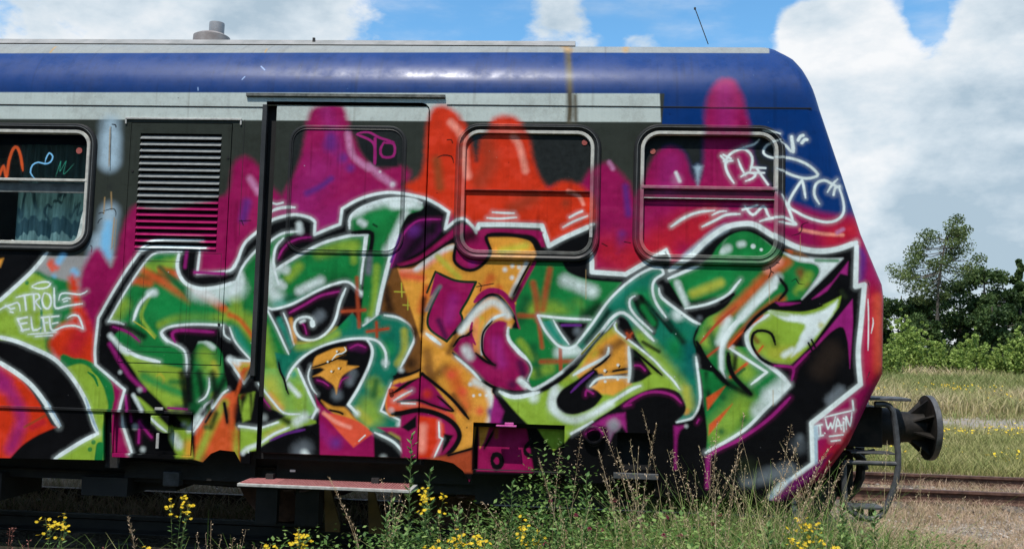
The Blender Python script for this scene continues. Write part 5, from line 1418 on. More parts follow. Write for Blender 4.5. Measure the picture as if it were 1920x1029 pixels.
mb=MB(); mb.prism([P(x,y,.2) for x,y in ((1498,938),(1560,900),(1570,930),(1550,975),(1515,975),(1500,955))],.2,.3); setp(mb.build('snow_plough',m_black),bh)
# roof fittings
X,Z=P(397,74,1.0); mb=MB()
mb.tube([(X,1.0,Z-.08),(X,1.0,Z+.02),(X,1.0,Z+.045)],.15,24,True,[.17,.165,.12]); ex=setp(mb.build('exhaust_base',simple('rusty_grey_exhaust',(.2,.17,.16),(.3,.28,.27),8,.6),None,True),roof)
X2,Z2=P(407,44,1.0); mb=MB(); mb.tube([(X2,1.0,Z),(X2,1.0,Z2-.02),(X2,1.0,Z2)],.068,24,True,[.068,.070,.068]); setp(mb.build('exhaust_pipe',simple('grey_exhaust_pipe',(.22,.22,.23),(.3,.3,.31),8,.5),None,True),roof)
a_=P(1328,77,.6); b_=P(1303,16,.6); mb=MB(); mb.tube([(a_[0],.6,a_[1]-.03),(b_[0],.6,b_[1])],.004,6); mb.tube([(b_[0],.6,b_[1]-.012),(b_[0],.6,b_[1]+.006)],.009,6); setp(mb.build('antenna',m_black),roof)
a_=P(588,74,.5); mb=MB(); mb.box(a_[0]-.01,a_[0]+.01,.5,.52,a_[1]-.03,a_[1]+.015); setp(mb.build('roof_stud',m_black),roof)
# windscreen
rows_=[];
for z in np.linspace(2.1,3.3,8): rows_.append([(Xn(z)+.012+(.03 if .3<y<2.5 else .0)*(1-abs(y-1.43)/1.43),y,z) for y in (.3,.8,1.43,2.06,2.56)])
setp(loft(rows_,'windscreen',simple('dark_windscreen',(.01,.012,.014),(.015,.018,.02),3,.06)),T)
# ---------------- ground
def ground_z(x,y):
    z=-.17+.05*(mn.noise((x*.35,y*.35,0)))+.015*mn.noise((x*2.1,y*2.1,3))
    t=min(1,max(0,(y-19)/45)); z+=.55*t*t*(3-2*t)
    if y<.6: z-=(.12 if x<-.5 else .12*max(0,1-(x+.5)/1.5) if x<1 else 0)*min(1,(.6-y)/.4)
    if y<-.2: z-=.06*min(1,(-.2-y)/1.5)
    return z
xs=np.concatenate([np.linspace(-400,-32,10),np.linspace(-30,-7,24),np.linspace(-6,14,90),np.linspace(14.5,50,50),np.linspace(55,500,12)])
ys=np.concatenate([np.linspace(-300,-42,8),np.linspace(-40,-9,16),np.linspace(-8,16,110),np.linspace(16.5,70,70),np.linspace(80,900,14)])
V=[(x,y,ground_z(x,y)) for y in ys for x in xs]; nx=len(xs)
F=[(j*nx+i,j*nx+i+1,(j+1)*nx+i+1,(j+1)*nx+i) for j in range(len(ys)-1) for i in range(nx-1)]
m,nt,b=new_mat('yard_ground')
tcn=nt.nodes.new('ShaderNodeTexCoord'); sp=nt.nodes.new('ShaderNodeSeparateXYZ'); nt.links.new(tcn.outputs['Object'],sp.inputs[0])
def mth(nt,op,a,b_=None):
    n=nt.nodes.new('ShaderNodeMath'); n.operation=op
    for i,v in enumerate((a,b_)):
        if v is None: continue
        if isinstance(v,(int,float)): n.inputs[i].default_value=v
        else: nt.links.new(v,n.inputs[i])
    return n.outputs[0]
n1=nnoise(nt,.5,5); n2=nnoise(nt,3,6); n3=nnoise(nt,26,6,rough=.75); vor=nt.nodes.new('ShaderNodeTexVoronoi'); vor.inputs['Scale'].default_value=28; nt.links.new(tcn.outputs['Object'],vor.inputs[0])
yw=mth(nt,'ADD',sp.outputs[1],mth(nt,'MULTIPLY',mth(nt,'SUBTRACT',n1,.5),3.2)); yw=mth(nt,'ADD',yw,mth(nt,'MULTIPLY',mth(nt,'SUBTRACT',n2,.5),2.0))
stone=ramp(nt,vor.outputs['Color'],[(.1,(.11,.095,.08)),(.5,(.25,.21,.175)),(.9,(.42,.37,.31))])
dry=ramp(nt,n3,[(.3,(.12,.09,.055)),(.5,(.29,.21,.14)),(.7,(.42,.33,.23))])
grv=mixc(nt,ramp(nt,n2,[(.42,(0,0,0)),(.6,(1,1,1))]),stone,dry)
green=ramp(nt,n3,[(.3,(.035,.05,.015)),(.5,(.09,.12,.03)),(.7,(.2,.2,.07))])
path=mixc(nt,ramp(nt,n2,[(.45,(0,0,0)),(.65,(1,1,1))]),ramp(nt,n3,[(.3,(.20,.18,.16)),(.7,(.38,.36,.33))]),dry)
straw=ramp(nt,n3,[(.3,(.13,.11,.05)),(.7,(.34,.28,.13))])
def band(e0,w): 
    r=nt.nodes.new('ShaderNodeMapRange'); r.inputs[1].default_value=e0-w; r.inputs[2].default_value=e0+w; nt.links.new(yw,r.inputs[0]); return r.outputs[0]
shade_soil=ramp(nt,n3,[(.3,(.018,.015,.011)),(.7,(.06,.05,.035))])  # dark foreground soil, carried under the car to deepen the shade there
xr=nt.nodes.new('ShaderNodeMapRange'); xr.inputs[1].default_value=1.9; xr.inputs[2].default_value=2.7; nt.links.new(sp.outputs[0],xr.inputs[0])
c=mixc(nt,mth(nt,'MAXIMUM',band(1.3,.4),mth(nt,'MULTIPLY',xr.outputs[0],band(-1.6,.8))),shade_soil,grv); c=mixc(nt,band(6.6,.8),c,green); c=mixc(nt,band(14.8,.5),c,path); c=mixc(nt,band(20.2,.6),c,straw)
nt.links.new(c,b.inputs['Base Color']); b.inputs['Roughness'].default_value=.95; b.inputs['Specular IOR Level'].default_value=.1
bp=bump(nt,b,vor.outputs['Distance'],.8,.03); bump(nt,b,n3,.6,.02,bp)
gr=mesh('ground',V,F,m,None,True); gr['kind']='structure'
# ---------------- tracks
def rail_prof(x0,x1,y,zt=0.):
    p=[(-.035,0),(.035,0),(.036,-.03),(.010,-.045),(.010,-.12),(.065,-.14),(.065,-.15),(-.065,-.15),(-.065,-.14),(-.010,-.12),(-.010,-.045),(-.036,-.03)]
    m_=MB(); n=len(p); v=[(x0,y+a,zt+b_) for a,b_ in p]+[(x1,y+a,zt+b_) for a,b_ in p]
    return m_.add(v,[(i,(i+1)%n,(i+1)%n+n,i+n) for i in range(n)]+[tuple(range(n)),tuple(range(n,2*n))])
t1=empty('railway_track',(0,1.43,-.17)); tag(t1,'dark rails of the near track hidden under the railcar','railway track')
setp(rail_prof(-30,2.1,.71).build('rail',m_black),t1); setp(rail_prof(-30,2.1,2.145,-.03).build('rail',m_ral),t1)  # near rail blackened for the shade under the car
for i in range(20):
    x=-9.5+i*.62; mb=MB(); mb.box(x,x+.24,.45,2.45,-.25,-.18,.01); setp(mb.build('sleeper',m_black),t1)  # sleepers coloured black too, for the same shade under the car
t2=empty('railway_track',(6,4.92,-.17)); tag(t2,'rusty red rails of the far track on the gravel beyond the railcar nose','railway track')
for y in (4.2,5.635): setp(rail_prof(-30,45,y,.0).build('rail',m_ral),t2)
for i in range(34):
    x=-6+i*.64; mb=MB(); mb.box(x,x+.24,3.7,6.15,-.24,-.145,.01); setp(mb.build('sleeper',m_slp),t2)
# ---------------- grass and other ground cover
R_=np.random.RandomState(21)
def gz(X,Y): return np.array([ground_z(float(a),float(b_)) for a,b_ in zip(X,Y)])
def blades(X,Y,h,wd,lean,Z=None):
    n=len(X); Z=gz(X,Y) if Z is None else Z; a=R_.rand(n)*2*PI; b_=R_.rand(n)*2*PI; l=h*lean*(.3+R_.rand(n))
    p0=np.stack([X,Y,Z-.02],1); d=np.stack([np.cos(b_)*l,np.sin(b_)*l,np.zeros(n)],1)
    p1=p0+d*.3+np.stack([0*h,0*h,h*.55],1); p2=p0+d+np.stack([0*h,0*h,h*(1-.25*lean*R_.rand(n))],1)
    s=np.stack([np.cos(a)*wd/2,np.sin(a)*wd/2,0*a],1)
    return np.stack([p0-s,p0+s,p1+s*.8,p1-s*.8,p1-s*.8,p1+s*.8,p2+s*.12,p2-s*.12],1).reshape(-1,3)
def leaf_mat(name,stops,trans=.25,rough=.6,attr='tone',sc=1.2):
    m,nt,b=new_mat(name); at=nt.nodes.new('ShaderNodeAttribute'); at.attribute_name=attr
    n=nnoise(nt,sc,4); f=nt.nodes.new('ShaderNodeMath'); f.operation='MULTIPLY_ADD'; nt.links.new(n,f.inputs[0]); f.inputs[1].default_value=.5; 
    g=nt.nodes.new('ShaderNodeMath'); g.operation='MULTIPLY_ADD'; nt.links.new(at.outputs['Fac'],g.inputs[0]); g.inputs[1].default_value=.75; g.inputs[2].default_value=-.12; nt.links.new(g.outputs[0],f.inputs[2])
    c=ramp(nt,f.outputs[0],stops); nt.links.new(c,b.inputs['Base Color']); b.inputs['Roughness'].default_value=rough; b.inputs['Specular IOR Level'].default_value=.25
    tr=nt.nodes.new('ShaderNodeBsdfTranslucent'); nt.links.new(c,tr.inputs[0]); ms=nt.nodes.new('ShaderNodeMixShader'); ms.inputs[0].default_value=trans
    nt.links.new(b.outputs[0],ms.inputs[1]); nt.links.new(tr.outputs[0],ms.inputs[2]); nt.links.new(ms.outputs[0],nt.nodes['Material Output'].inputs[0]); return m
m_straw=leaf_mat('straw_grass',[(.1,(.10,.15,.035)),(.35,(.22,.25,.08)),(.55,(.36,.32,.14)),(.75,(.48,.38,.22)),(.95,(.58,.48,.30))])
m_mead=leaf_mat('meadow_grass',[(.1,(.05,.09,.02)),(.4,(.15,.19,.05)),(.62,(.30,.29,.10)),(.95,(.50,.42,.21))])
m_dry=leaf_mat('dry_track_grass',[(.1,(.09,.14,.035)),(.35,(.25,.22,.10)),(.6,(.44,.32,.21)),(.95,(.56,.40,.29))])
m_green=leaf_mat('tall_green_grass',[(.1,(.03,.07,.012)),(.45,(.09,.17,.03)),(.72,(.20,.27,.07)),(.95,(.50,.44,.22))])
m_gold=leaf_mat('yellow_petals',[(.2,(.62,.38,.01)),(.8,(.80,.60,.03))],.15)
def wedge(n,y0,y1,x0,x1,k=.0):
    Y=y0+(y1-y0)*R_.rand(n); X=x0+(x1-x0)*R_.rand(n)+k*(Y-y0); return X,Y
def stuff(name,label,cat,V,n,mat,tone):
    o=npmesh(name,V,4,mat,attr=np.repeat(tone,n)); return tag(o,label,cat,kind='stuff')
parts=[]
X,Y=wedge(26000,20,40,5,20,.42); h=.35+.45*R_.rand(len(X)); parts.append((X,Y,h,.030))
X,Y=wedge(22000,40,66,12,34,.45); h=.4+.5*R_.rand(len(X)); parts.append((X,Y,h,.055))
V=[];tn=[]
for X,Y,h,wd in parts:
    k=np.array([mn.noise((x*.18,y*.18,1.)) for x,y in zip(X,Y)]); V.append(blades(X,Y,h*(1+.3*k),wd,.7)); k2=np.array([mn.noise((x*.09,y*.25,7.)) for x,y in zip(X,Y)]); tn.append(np.clip(.52+.5*k+.75*k2+.12*R_.randn(len(X)),0,1))
stuff('field_grass','tall straw coloured grass of the field in front of the shrubs','grass',np.concatenate(V),2,m_straw,np.concatenate(tn))
X,Y=wedge(52000,6.2,15,2.2,8.5,.42); k=np.array([mn.noise((x*.5,y*.5,5.)) for x,y in zip(X,Y)]); keep=(k>-.35)|(R_.rand(len(k))<.3)
X,Y,k=X[keep],Y[keep],k[keep]; h=(.10+.22*R_.rand(len(X)))*(1+.5*k)
stuff('meadow_grass','green meadow grass between the far track and the gravel path','grass',blades(X,Y,h,.011,.7),2,m_mead,np.clip(.45+.5*R_.rand(len(X))-.3*k,0,1))
X,Y=wedge(9000,13.4,21.5,5,14,.42); keep=(Y<14.9)|(Y>19.2)|(R_.rand(len(X))<.16); X,Y=X[keep],Y[keep]
stuff('verge_grass','short dry grass along both edges of the gravel path','grass',blades(X,Y,.12+.16*R_.rand(len(X)),.02,.7),2,m_straw,.2+.6*R_.rand(len(X)))
X,Y=wedge(70000,-.6,6.6,1.7,6.8,.2); k=np.array([mn.noise((x*.9,y*.9,8.)) for x,y in zip(X,Y)]); keep=k+.3*R_.randn(len(k))>-.28; X,Y,k=X[keep],Y[keep],k[keep]
stuff('track_grass','thin dry grass growing through the gravel beside the railcar nose','grass',blades(X,Y,(.04+.12*R_.rand(len(X)))*(1+.6*k),.006,1.),2,m_dry,np.clip(.35+.75*R_.rand(len(X))-.25*k,0,1))
X,Y=wedge(34000,1.15,7.5,-6,2.2,.0)
stuff('shaded_grass','dull grass seen in the shade beneath the railcar','grass',blades(X,Y,.07+.18*R_.rand(len(X)),.012,.9),2,m_dry,.2+.8*R_.rand(len(X)))
# yellow flowers of the meadow
X,Y=wedge(3200,6.8,14.6,2.8,9,.42); k=np.array([mn.noise((x*.45,y*.7,11.)) for x,y in zip(X,Y)]); keep=k+.16*R_.randn(len(k))+.16*(Y>12.3)*(Y<14)>.24; X,Y=X[keep],Y[keep]; Z=gz(X,Y)+.12+.16*R_.rand(len(X)); s=.012+.014*R_.rand(len(X)); a=R_.rand(len(X))*PI
c,s_=np.cos(a)*s,np.sin(a)*s; tl=.6*s
V=np.stack([np.stack([X-c,Y-s_,Z-tl],1),np.stack([X+s_,Y-c,Z-tl*.5],1),np.stack([X+c,Y+s_,Z+tl],1),np.stack([X-s_,Y+c,Z+tl*.5],1)],1).reshape(-1,3)
stuff('meadow_flowers','small yellow flowers scattered through the meadow beyond the far track','wildflowers',V,1,m_gold,R_.rand(len(X)))
# far yellow patch in the straw field
X,Y=wedge(2600,20.5,30,6,16,.42); k=np.array([mn.noise((x*.3,y*.3,15.)) for x,y in zip(X,Y)]); keep=(k+.2*R_.randn(len(k))>.27)&(R_.rand(len(k))<.35); X,Y=X[keep],Y[keep]; Z=gz(X,Y)+.35+.25*R_.rand(len(X)); s=np.full(len(X),.022); z0=0*s
V=np.stack([np.stack([X-s,Y,Z-s*.7],1),np.stack([X+s,Y,Z-s*.7],1),np.stack([X+s,Y+s,Z+s*.7],1),np.stack([X-s,Y+s,Z+s*.7],1)],1).reshape(-1,3)
stuff('field_flowers','yellow flowers among the straw grass beyond the path','wildflowers',V,1,m_gold,R_.rand(len(X))*.5)
# loose stones
ico=bmesh.new(); bmesh.ops.create_icosphere(ico,subdivisions=1,radius=1); iv=np.array([v.co[:] for v in ico.verts]); fi=np.array([[v.index for v in f.verts] for f in ico.faces]); ico.free()
X=np.concatenate([1.7+6.5*R_.rand(5200),-5.5+8*R_.rand(1800)]); Y=np.concatenate([.0+6.6*R_.rand(5200),2.8+4*R_.rand(1800)]); Z=gz(X,Y); s=(.008+.022*R_.rand(len(X))**2)
V=[]
for i in range(len(X)):
    q=iv*(s[i]*(.7+.6*R_.rand(12,1)))*np.array([1,1,.6]); V.append((q+np.array([X[i],Y[i],Z[i]+s[i]*.2]))[fi].reshape(-1,3))
m_stone=leaf_mat('track_stones',[(.1,(.12,.10,.09)),(.5,(.28,.25,.22)),(.9,(.50,.46,.42))],0.,.9)
o=npmesh('track_gravel',np.concatenate(V),3,m_stone,attr=np.repeat(R_.rand(len(X)),20)); tag(o,'loose grey and tan ballast stones around the far rails','gravel',kind='stuff')
# tall grass in front of the car
def dens(x): return np.interp(x,[-5,-1.2,-.6,.2,1.2,2.2,3.0,5],[.03,.06,.35,.85,1,.85,.45,.3])
X=-5+9.2*R_.rand(64000); Y=-2.3+2.35*R_.rand(len(X)); keep=R_.rand(len(X))<dens(X)*(.6+.4*(Y<-.2)); X,Y=X[keep],Y[keep]
h=(.22+.36*R_.rand(len(X)))*np.interp(X,[-5,-1.4,-.7,0,1.4,2.2,2.8,5],[.6,.7,.95,1.1,1.3,1.15,.55,.5]); h*=np.where(R_.rand(len(X))<.12,1.45,1)
stuff('trackside_grass','dense tall green grass growing along the near side of the railcar','grass',blades(X,Y,h,.0065,.75),2,m_green,np.clip(.18+.8*R_.rand(len(X)),0,1))
# a tangle of thin flowering grass, too many stems to count
n=310; X=-.9+3.6*R_.rand(n); Y=-1.9+1.6*R_.rand(n); Z=gz(X,Y); h=(.55+.66*R_.rand(n)**1.9)*np.interp(X,[-.9,-.2,.4,2.2,3.2],[.65,.85,1.05,1.,.6]); lean=R_.randn(n)*.22; ly=R_.randn(n)*.08
V=[];tn=[]
for i in range(n):
    p=[np.array([X[i]+lean[i]*h[i]*t**1.7,Y[i]+ly[i]*h[i]*t,Z[i]+h[i]*(t-.10*abs(lean[i])*3*t**3)]) for t in (0,.25,.5,.7,.85,1)]
    for k in range(5):
        w_=.0016*(1.2-k*.15); s_=np.array([w_,0,0]); V+=[p[k]-s_,p[k]+s_,p[k+1]+s_*.8,p[k+1]-s_*.8]; tn.append(.55+.3*R_.rand())
    if R_.rand()<.62:
        for k in range(34):
            t=.72+.28*k/34; f=t*5; a_=min(int(t>=.85)+3,4); t0=(.7,.85)[a_-3]; q=p[a_]+(p[a_+1]-p[a_])*((t-t0)/.15); d=R_.randn(3)*[.022,.022,.012]*(1.15-k/34)+[0,0,.006]; u=R_.randn(3); u/=np.linalg.norm(u); u=u*.5+np.array([lean[i],0,.8]); u*=.010/np.linalg.norm(u); s_=np.cross(u,R_.randn(3)); s_*=.0026/np.linalg.norm(s_); c_=q+d
            V+=[c_-s_,c_+s_,c_+u+s_*.5,c_+u-s_*.5]; tn.append(.5+.5*R_.rand())
m_sd=leaf_mat('dry_seed_grass',[(.1,(.12,.17,.05)),(.4,(.24,.26,.10)),(.7,(.48,.36,.21)),(.95,(.66,.50,.36))],.2)
stuff('seed_grass','tangle of thin straw coloured grass stems in front of the black lower wall','grass',np.array(V),1,m_sd,np.array(tn))
n=11500; X=-2.6+5.9*R_.rand(n); Y=-2.+1.9*R_.rand(n); k=np.array([mn.noise((x*1.3,y*1.3,2.)) for x,y in zip(X,Y)]); keep=(k>-.15)&(R_.rand(n)<np.interp(X,[-2.6,-1.4,-.4,2.2,3.3],[.12,.5,1,.9,.4])); X,Y,k=X[keep],Y[keep],k[keep]; n=len(X); Z=gz(X,Y); H_=(.20+.50*R_.rand(n))*(.95+.9*k)*np.interp(X,[-2.6,-1,-.2,.9,1.6,3.3],[.6,.9,1.25,1.2,.85,.6])
V=[];tn=[]
for i in range(n):
    for j in range(7):
        a_=R_.rand()*6.28; z_=Z[i]+H_[i]*(.35+.65*R_.rand()); l=.022+.030*R_.rand(); d=np.array([np.cos(a_),np.sin(a_),.5*R_.randn()]); d/=np.linalg.norm(d); s_=np.array([-np.sin(a_),np.cos(a_),.3*R_.randn()])*l*.28; p=np.array([X[i]+.03*R_.randn(),Y[i]+.03*R_.randn(),z_])
        V+=[p,p+d*l*.5+s_,p+d*l,p+d*l*.5-s_]; tn.append(R_.rand())
m_herb=leaf_mat('herb_leaves',[(.1,(.03,.08,.015)),(.5,(.095,.185,.04)),(.9,(.26,.36,.11))],.3)
stuff('trackside_herbs','leafy green ground plants filling the grass along the railcar','ground plants',np.array(V),1,m_herb,np.array(tn))
# ---------------- plants in front of the car
m_stem=leaf_mat('green_stem',[(.2,(.08,.13,.035)),(.8,(.18,.2,.08))],.1,sc=5)
m_leafp=leaf_mat('weed_leaf',[(.1,(.045,.11,.03)),(.5,(.12,.23,.07)),(.9,(.26,.36,.13))],.3,sc=5)
m_seed=leaf_mat('buff_seed_head',[(.1,(.30,.20,.11)),(.5,(.50,.36,.22)),(.9,(.68,.52,.36))],.2,sc=9)
m_clov=leaf_mat('crimson_clover_petals',[(.2,(.16,.01,.035)),(.6,(.30,.02,.07)),(.95,(.55,.15,.3))],.15,sc=20)
m_fade=leaf_mat('rusty_dock_seed',[(.2,(.14,.05,.04)),(.8,(.30,.12,.09))],.1,sc=9)
rnd=random.Random(5)
def leafquad(p,d,l,wd,up=None,fold=.25):
    d=Vector(d).normalized(); s=d.cross(Vector((0,0,1))); s=s.normalized() if s.length>.01 else Vector((1,0,0)); s=(Matrix.Rotation(rnd.uniform(-.7,.7),3,d)@s)
    nrm=s.cross(d); p=Vector(p); mid=p+d*l*.45+nrm*l*.06; tip=p+d*l-nrm*l*.10
    return [p-s*wd*.12,p+s*wd*.12,mid+s*wd*.5,mid-s*wd*.5, mid-s*wd*.5,mid+s*wd*.5,tip+s*wd*.05,tip-s*wd*.05]
def stempath(h,lx,ly,n=7,curl=0.):
    return [Vector((lx*(t**1.6),ly*(t**1.6),h*t-curl*max(0,t-.7)**2*8)) for t in [i/(n-1) for i in range(n)]]
def interp(path,t):
    f=t*(len(path)-1); i=min(int(f),len(path)-2); return path[i].lerp(path[i+1],f-i), (path[i+1]-path[i]).normalized()
def stemV(paths,r):
    V=[]
    for p in paths:
        n=len(p)
        for i in range(n-1):
            ra=r*(1-.6*i/n); rb=r*(1-.6*(i+1)/n)
            for k in range(3):
                a,b_=2*PI*k/3,2*PI*(k+1)/3
                V+=[p[i]+Vector((math.cos(a),math.sin(a),0))*ra,p[i]+Vector((math.cos(b_),math.sin(b_),0))*ra,p[i+1]+Vector((math.cos(b_),math.sin(b_),0))*rb,p[i+1]+Vector((math.cos(a),math.sin(a),0))*rb]
    return V
def meshq(name,V,mat,parent,seed=1,grp=2):
    n=len(V)//4; t=np.repeat(np.random.RandomState(seed).rand(n//grp+1),grp)[:n]
    o=npmesh(name,[tuple(v) for v in V],4,mat,attr=t); o.parent=parent; return o
def plant(kind,loc,h,label,cat,group,seed,lean=(0,0)):
    global rnd
    rnd=random.Random(seed); e=empty(kind,loc); tag(e,label,cat,group)
    lx,ly=lean[0]*h,lean[1]*h
    if kind=='grass_stalk':
        p=stempath(h,lx,ly,9,0.05*h*rnd.random()); meshq('stem',stemV([p],.0026),m_seed,e,seed,1)
        V=[]
        for k in range(70):
            t=.66+.34*(k/70); q,d=interp(p,t); sp_=(.026 if seed%3 else .075)*(1.15-(k/70))*(1 if rnd.random()<.7 else 1.7); a=rnd.uniform(0,2*PI)
            dd=Vector((math.cos(a),math.sin(a),rnd.uniform(.2,1.2)))*.8+d*.8; q2=q+dd.normalized()*sp_*rnd.random(); V+=leafquad(q2,dd+Vector((.5*lean[0],0,-.1 if seed%3 else -1.1)),.013+.010*rnd.random(),.0048)
        meshq('seed_head',V,m_seed,e,seed)
    elif kind=='mugwort_plant':
        ps=[stempath(h,lx,ly,8)]+[stempath(h*rnd.uniform(.6,.9),rnd.uniform(-.2,.2)*h,rnd.uniform(-.2,.2)*h,8) for _ in range(2)]
        meshq('stem',stemV(ps,.005),m_stem,e,seed,1); V=[]
        for p in ps:
            for k in range(46):
                t=.08+.92*k/46; q,d=interp(p,t); a=k*2.4; l=(.10-.055*t)
                b_=Vector((math.cos(a),math.sin(a),.55+.5*t))
                for s_ in (-.6,-.25,0,.25,.6): V+=leafquad(q+b_.normalized()*l*.35*abs(1-abs(s_)),Matrix.Rotation(s_,3,'Z')@b_,l*(1-.45*abs(s_)),.011)
        meshq('leaves',V,m_leafp,e,seed)
    elif kind in('ragwort_plant','st_johns_wort_plant'):
        ps=[stempath(h*rnd.uniform(.85,1),lx+rnd.uniform(-.1,.1)*h,ly+rnd.uniform(-.1,.1)*h,7) for _ in range(4)]
        meshq('stem',stemV(ps,.0035),m_stem,e,seed,1); V=[];FF=[]
        for p in ps:
            Fv=[]; FF.append(Fv)
            for k in range(26):
                t=.1+.85*k/26; q,d=interp(p,t); a=rnd.uniform(0,2*PI); V+=leafquad(q,(math.cos(a),math.sin(a),.5),.055-.025*t,.015)
            for k in range(9):
                q,d=interp(p,1-.16*rnd.random()); q0=q; q=q+Vector((rnd.gauss(0,.022),rnd.gauss(0,.022),rnd.gauss(0,.012))); Fv+=[q0,q0+Vector((.0012,0,0)),q+Vector((.0012,0,0)),q]; ax=Vector((rnd.uniform(-.6,.6),rnd.uniform(-.9,.1),.8)).normalized(); u=ax.orthogonal().normalized(); w_=ax.cross(u)
                for m_ in range(6):
                    a=2*PI*m_/6; dd=u*math.cos(a)+w_*math.sin(a); s_=ax.cross(dd); r=.012; Fv+=[q-s_*.001,q+s_*.001,q+dd*r+s_*.0035,q+dd*r-s_*.0035]
        meshq('leaves',V,m_leafp,e,seed)
        for Fv in FF: meshq('flower_cluster',Fv,m_gold,e,seed,1)
    elif kind=='clover_plant':
        ps=[stempath(h,lx,ly,6)]+[stempath(h*rnd.uniform(.5,.8),rnd.uniform(-.3,.3)*h,rnd.uniform(-.3,.3)*h,6) for _ in range(2)]
        meshq('stem',stemV(ps,.0025),m_stem,e,seed,1); V=[];Fv=[]
        for p in ps:
            for k in range(7):
                q,d=interp(p,.15+.75*k/7); a0=rnd.uniform(0,6.3)
                q=q+Vector((math.cos(a0),math.sin(a0),.3))*.04
                for m_ in range(3): V+=leafquad(q,(math.cos(a0+m_*2.1),math.sin(a0+m_*2.1),.2),.032,.022)
        for p in ps[:2]:
            Fv=[]; q,_=interp(p,1)
            for k in range(70):
                a=rnd.uniform(0,2*PI); el=rnd.uniform(-.5,1.5); dd=Vector((math.cos(a)*math.cos(el),math.sin(a)*math.cos(el),math.sin(el))); Fv+=leafquad(q+dd*.005,dd,.013,.0045)
            meshq('flower_head',Fv,m_clov,e,seed)
        meshq('leaves',V,m_leafp,e,seed)
    elif kind=='dried_weed':
        ps=[stempath(h*rnd.uniform(.7,1),lx+rnd.uniform(-.15,.15)*h,rnd.uniform(-.15,.15)*h,7) for _ in range(4)]
        meshq('stem',stemV(ps,.002),m_seed,e,seed,1); V=[]
        for p in ps:
            for k in range(26):
                q,d=interp(p,.5+.5*rnd.random()); a=rnd.uniform(0,2*PI); q=q+Vector((math.cos(a),math.sin(a),.6))*.018*rnd.random(); V+=leafquad(q,(math.cos(a),math.sin(a),.8),.011,.007)
        meshq('seed_pods',V,m_seed,e,seed)
    elif kind=='dock_plant':
        ps=[stempath(h*rnd.uniform(.8,1),lx+rnd.uniform(-.1,.1)*h,0,6) for _ in range(2)]
        meshq('stem',stemV(ps,.003),m_fade,e,seed,1); V=[]
        for p in ps:
            for k in range(60):
                q,d=interp(p,.35+.65*rnd.random()); a=rnd.uniform(0,2*PI); V+=leafquad(q+Vector((math.cos(a),math.sin(a),0))*.008,(math.cos(a),math.sin(a),.6),.014,.010)
        meshq('seed_head',V,m_fade,e,seed); V=[]
        for k in range(8): a=rnd.uniform(0,6.3); q,_=interp(ps[0],.1+.3*rnd.random()); V+=leafquad(q,(math.cos(a),math.sin(a),.6),.11,.035)
        meshq('leaves',V,m_leafp,e,seed)
    return e
def copy_plant(src,loc,rz,s,label,cat=None,group=None):
    c=src.copy(); COL.objects.link(c); c.location=loc; c.rotation_euler=(0,0,rz); c.scale=(s,s,s); c['label']=label
    for ch in src.children:
        d=ch.copy(); COL.objects.link(d); d.parent=c
    return c
def base_for(x,ytip,Y,lean=0):
    X,Z=P(x,ytip,Y); gzv=ground_z(X,Y); return X,Y,gzv,Z-gzv
GS='tall grass stalks with buff seed heads in front of the railcar nose'
SL=['tallest buff stalk, its tip crossing the pink arch above the coupling recess','stalk leaning left across the coupling recess from low on the left','stalk right of the recess, its tip beside the left magenta drip','tall stalk with its tip on the green letter left of the black nose panel','tall upright stalk crossing the white outline at the foot of the green letter','tall stalk over the black nose panel, the leftmost of the two highest there',
 'stalk leaning far right over the black nose panel towards the white outline','long stalk leaning right from the second magenta drip','short upright stalk standing on the second magenta drip','stalk with its tip on the small white signature at the nose','leaning stalk over the lower red edge of the nose','stalk whose tip touches the buffer beam below the signature','low leaning stalk over the purple bottom corner of the nose','lowest leaning stalk near the bottom corner of the nose',
 'long stalk leaning left with its tip above the towing ring','stalk with its tip on the towing ring','stalk crossing the recess and the tread plate from upper left','nearly upright stalk just left of the towing ring','short stalk right of the tread plate','short stalk between the second drip and the black nose panel','stalk over the dark right half of the magenta skirt box','stalk leaning left across the magenta skirt box','low drooping stalk at the bottom corner of the black nose panel','low stalk in front of the tread plate','low stalk beside the step frame, the rightmost one']
for i,(tx,ty,bx,Y) in enumerate([(1205,768,1262,-.9),(1230,790,1185,-1.1),(1260,845,1330,-.7),(1345,780,1330,-.9),(1395,765,1358,-.9),(1484,788,1440,-.8),(1497,826,1405,-1.1),(1392,842,1290,-1.2),(1335,820,1325,-.8),
     (1556,838,1440,-.9),(1556,858,1470,-1.),(1590,855,1490,-.8),(1545,895,1450,-1.1),(1570,900,1500,-.7),(1130,800,1225,-1.),(1122,835,1180,-1.2),(1160,850,1230,-.8),(1090,812,1060,-.7),(1290,905,1340,-.9),(1375,900,1350,-1.),(1050,835,1030,-.8),(1010,860,1075,-1.1),(1520,918,1455,-1.),(1180,905,1235,-1.3),(1600,905,1545,-.8)]):
    X,Yb,z,h=base_for(bx,1000,Y)[0],Y,0,0; X=P(bx,1029,Y)[0]; z=ground_z(X,Y); Xt,Zt=P(tx,ty,Y-.05); h=Zt-z
    plant('grass_stalk',(X,Y,z),h*1.01,SL[i],'grass stalk',GS,100+i,((Xt-X)/h,-.05/h*1))
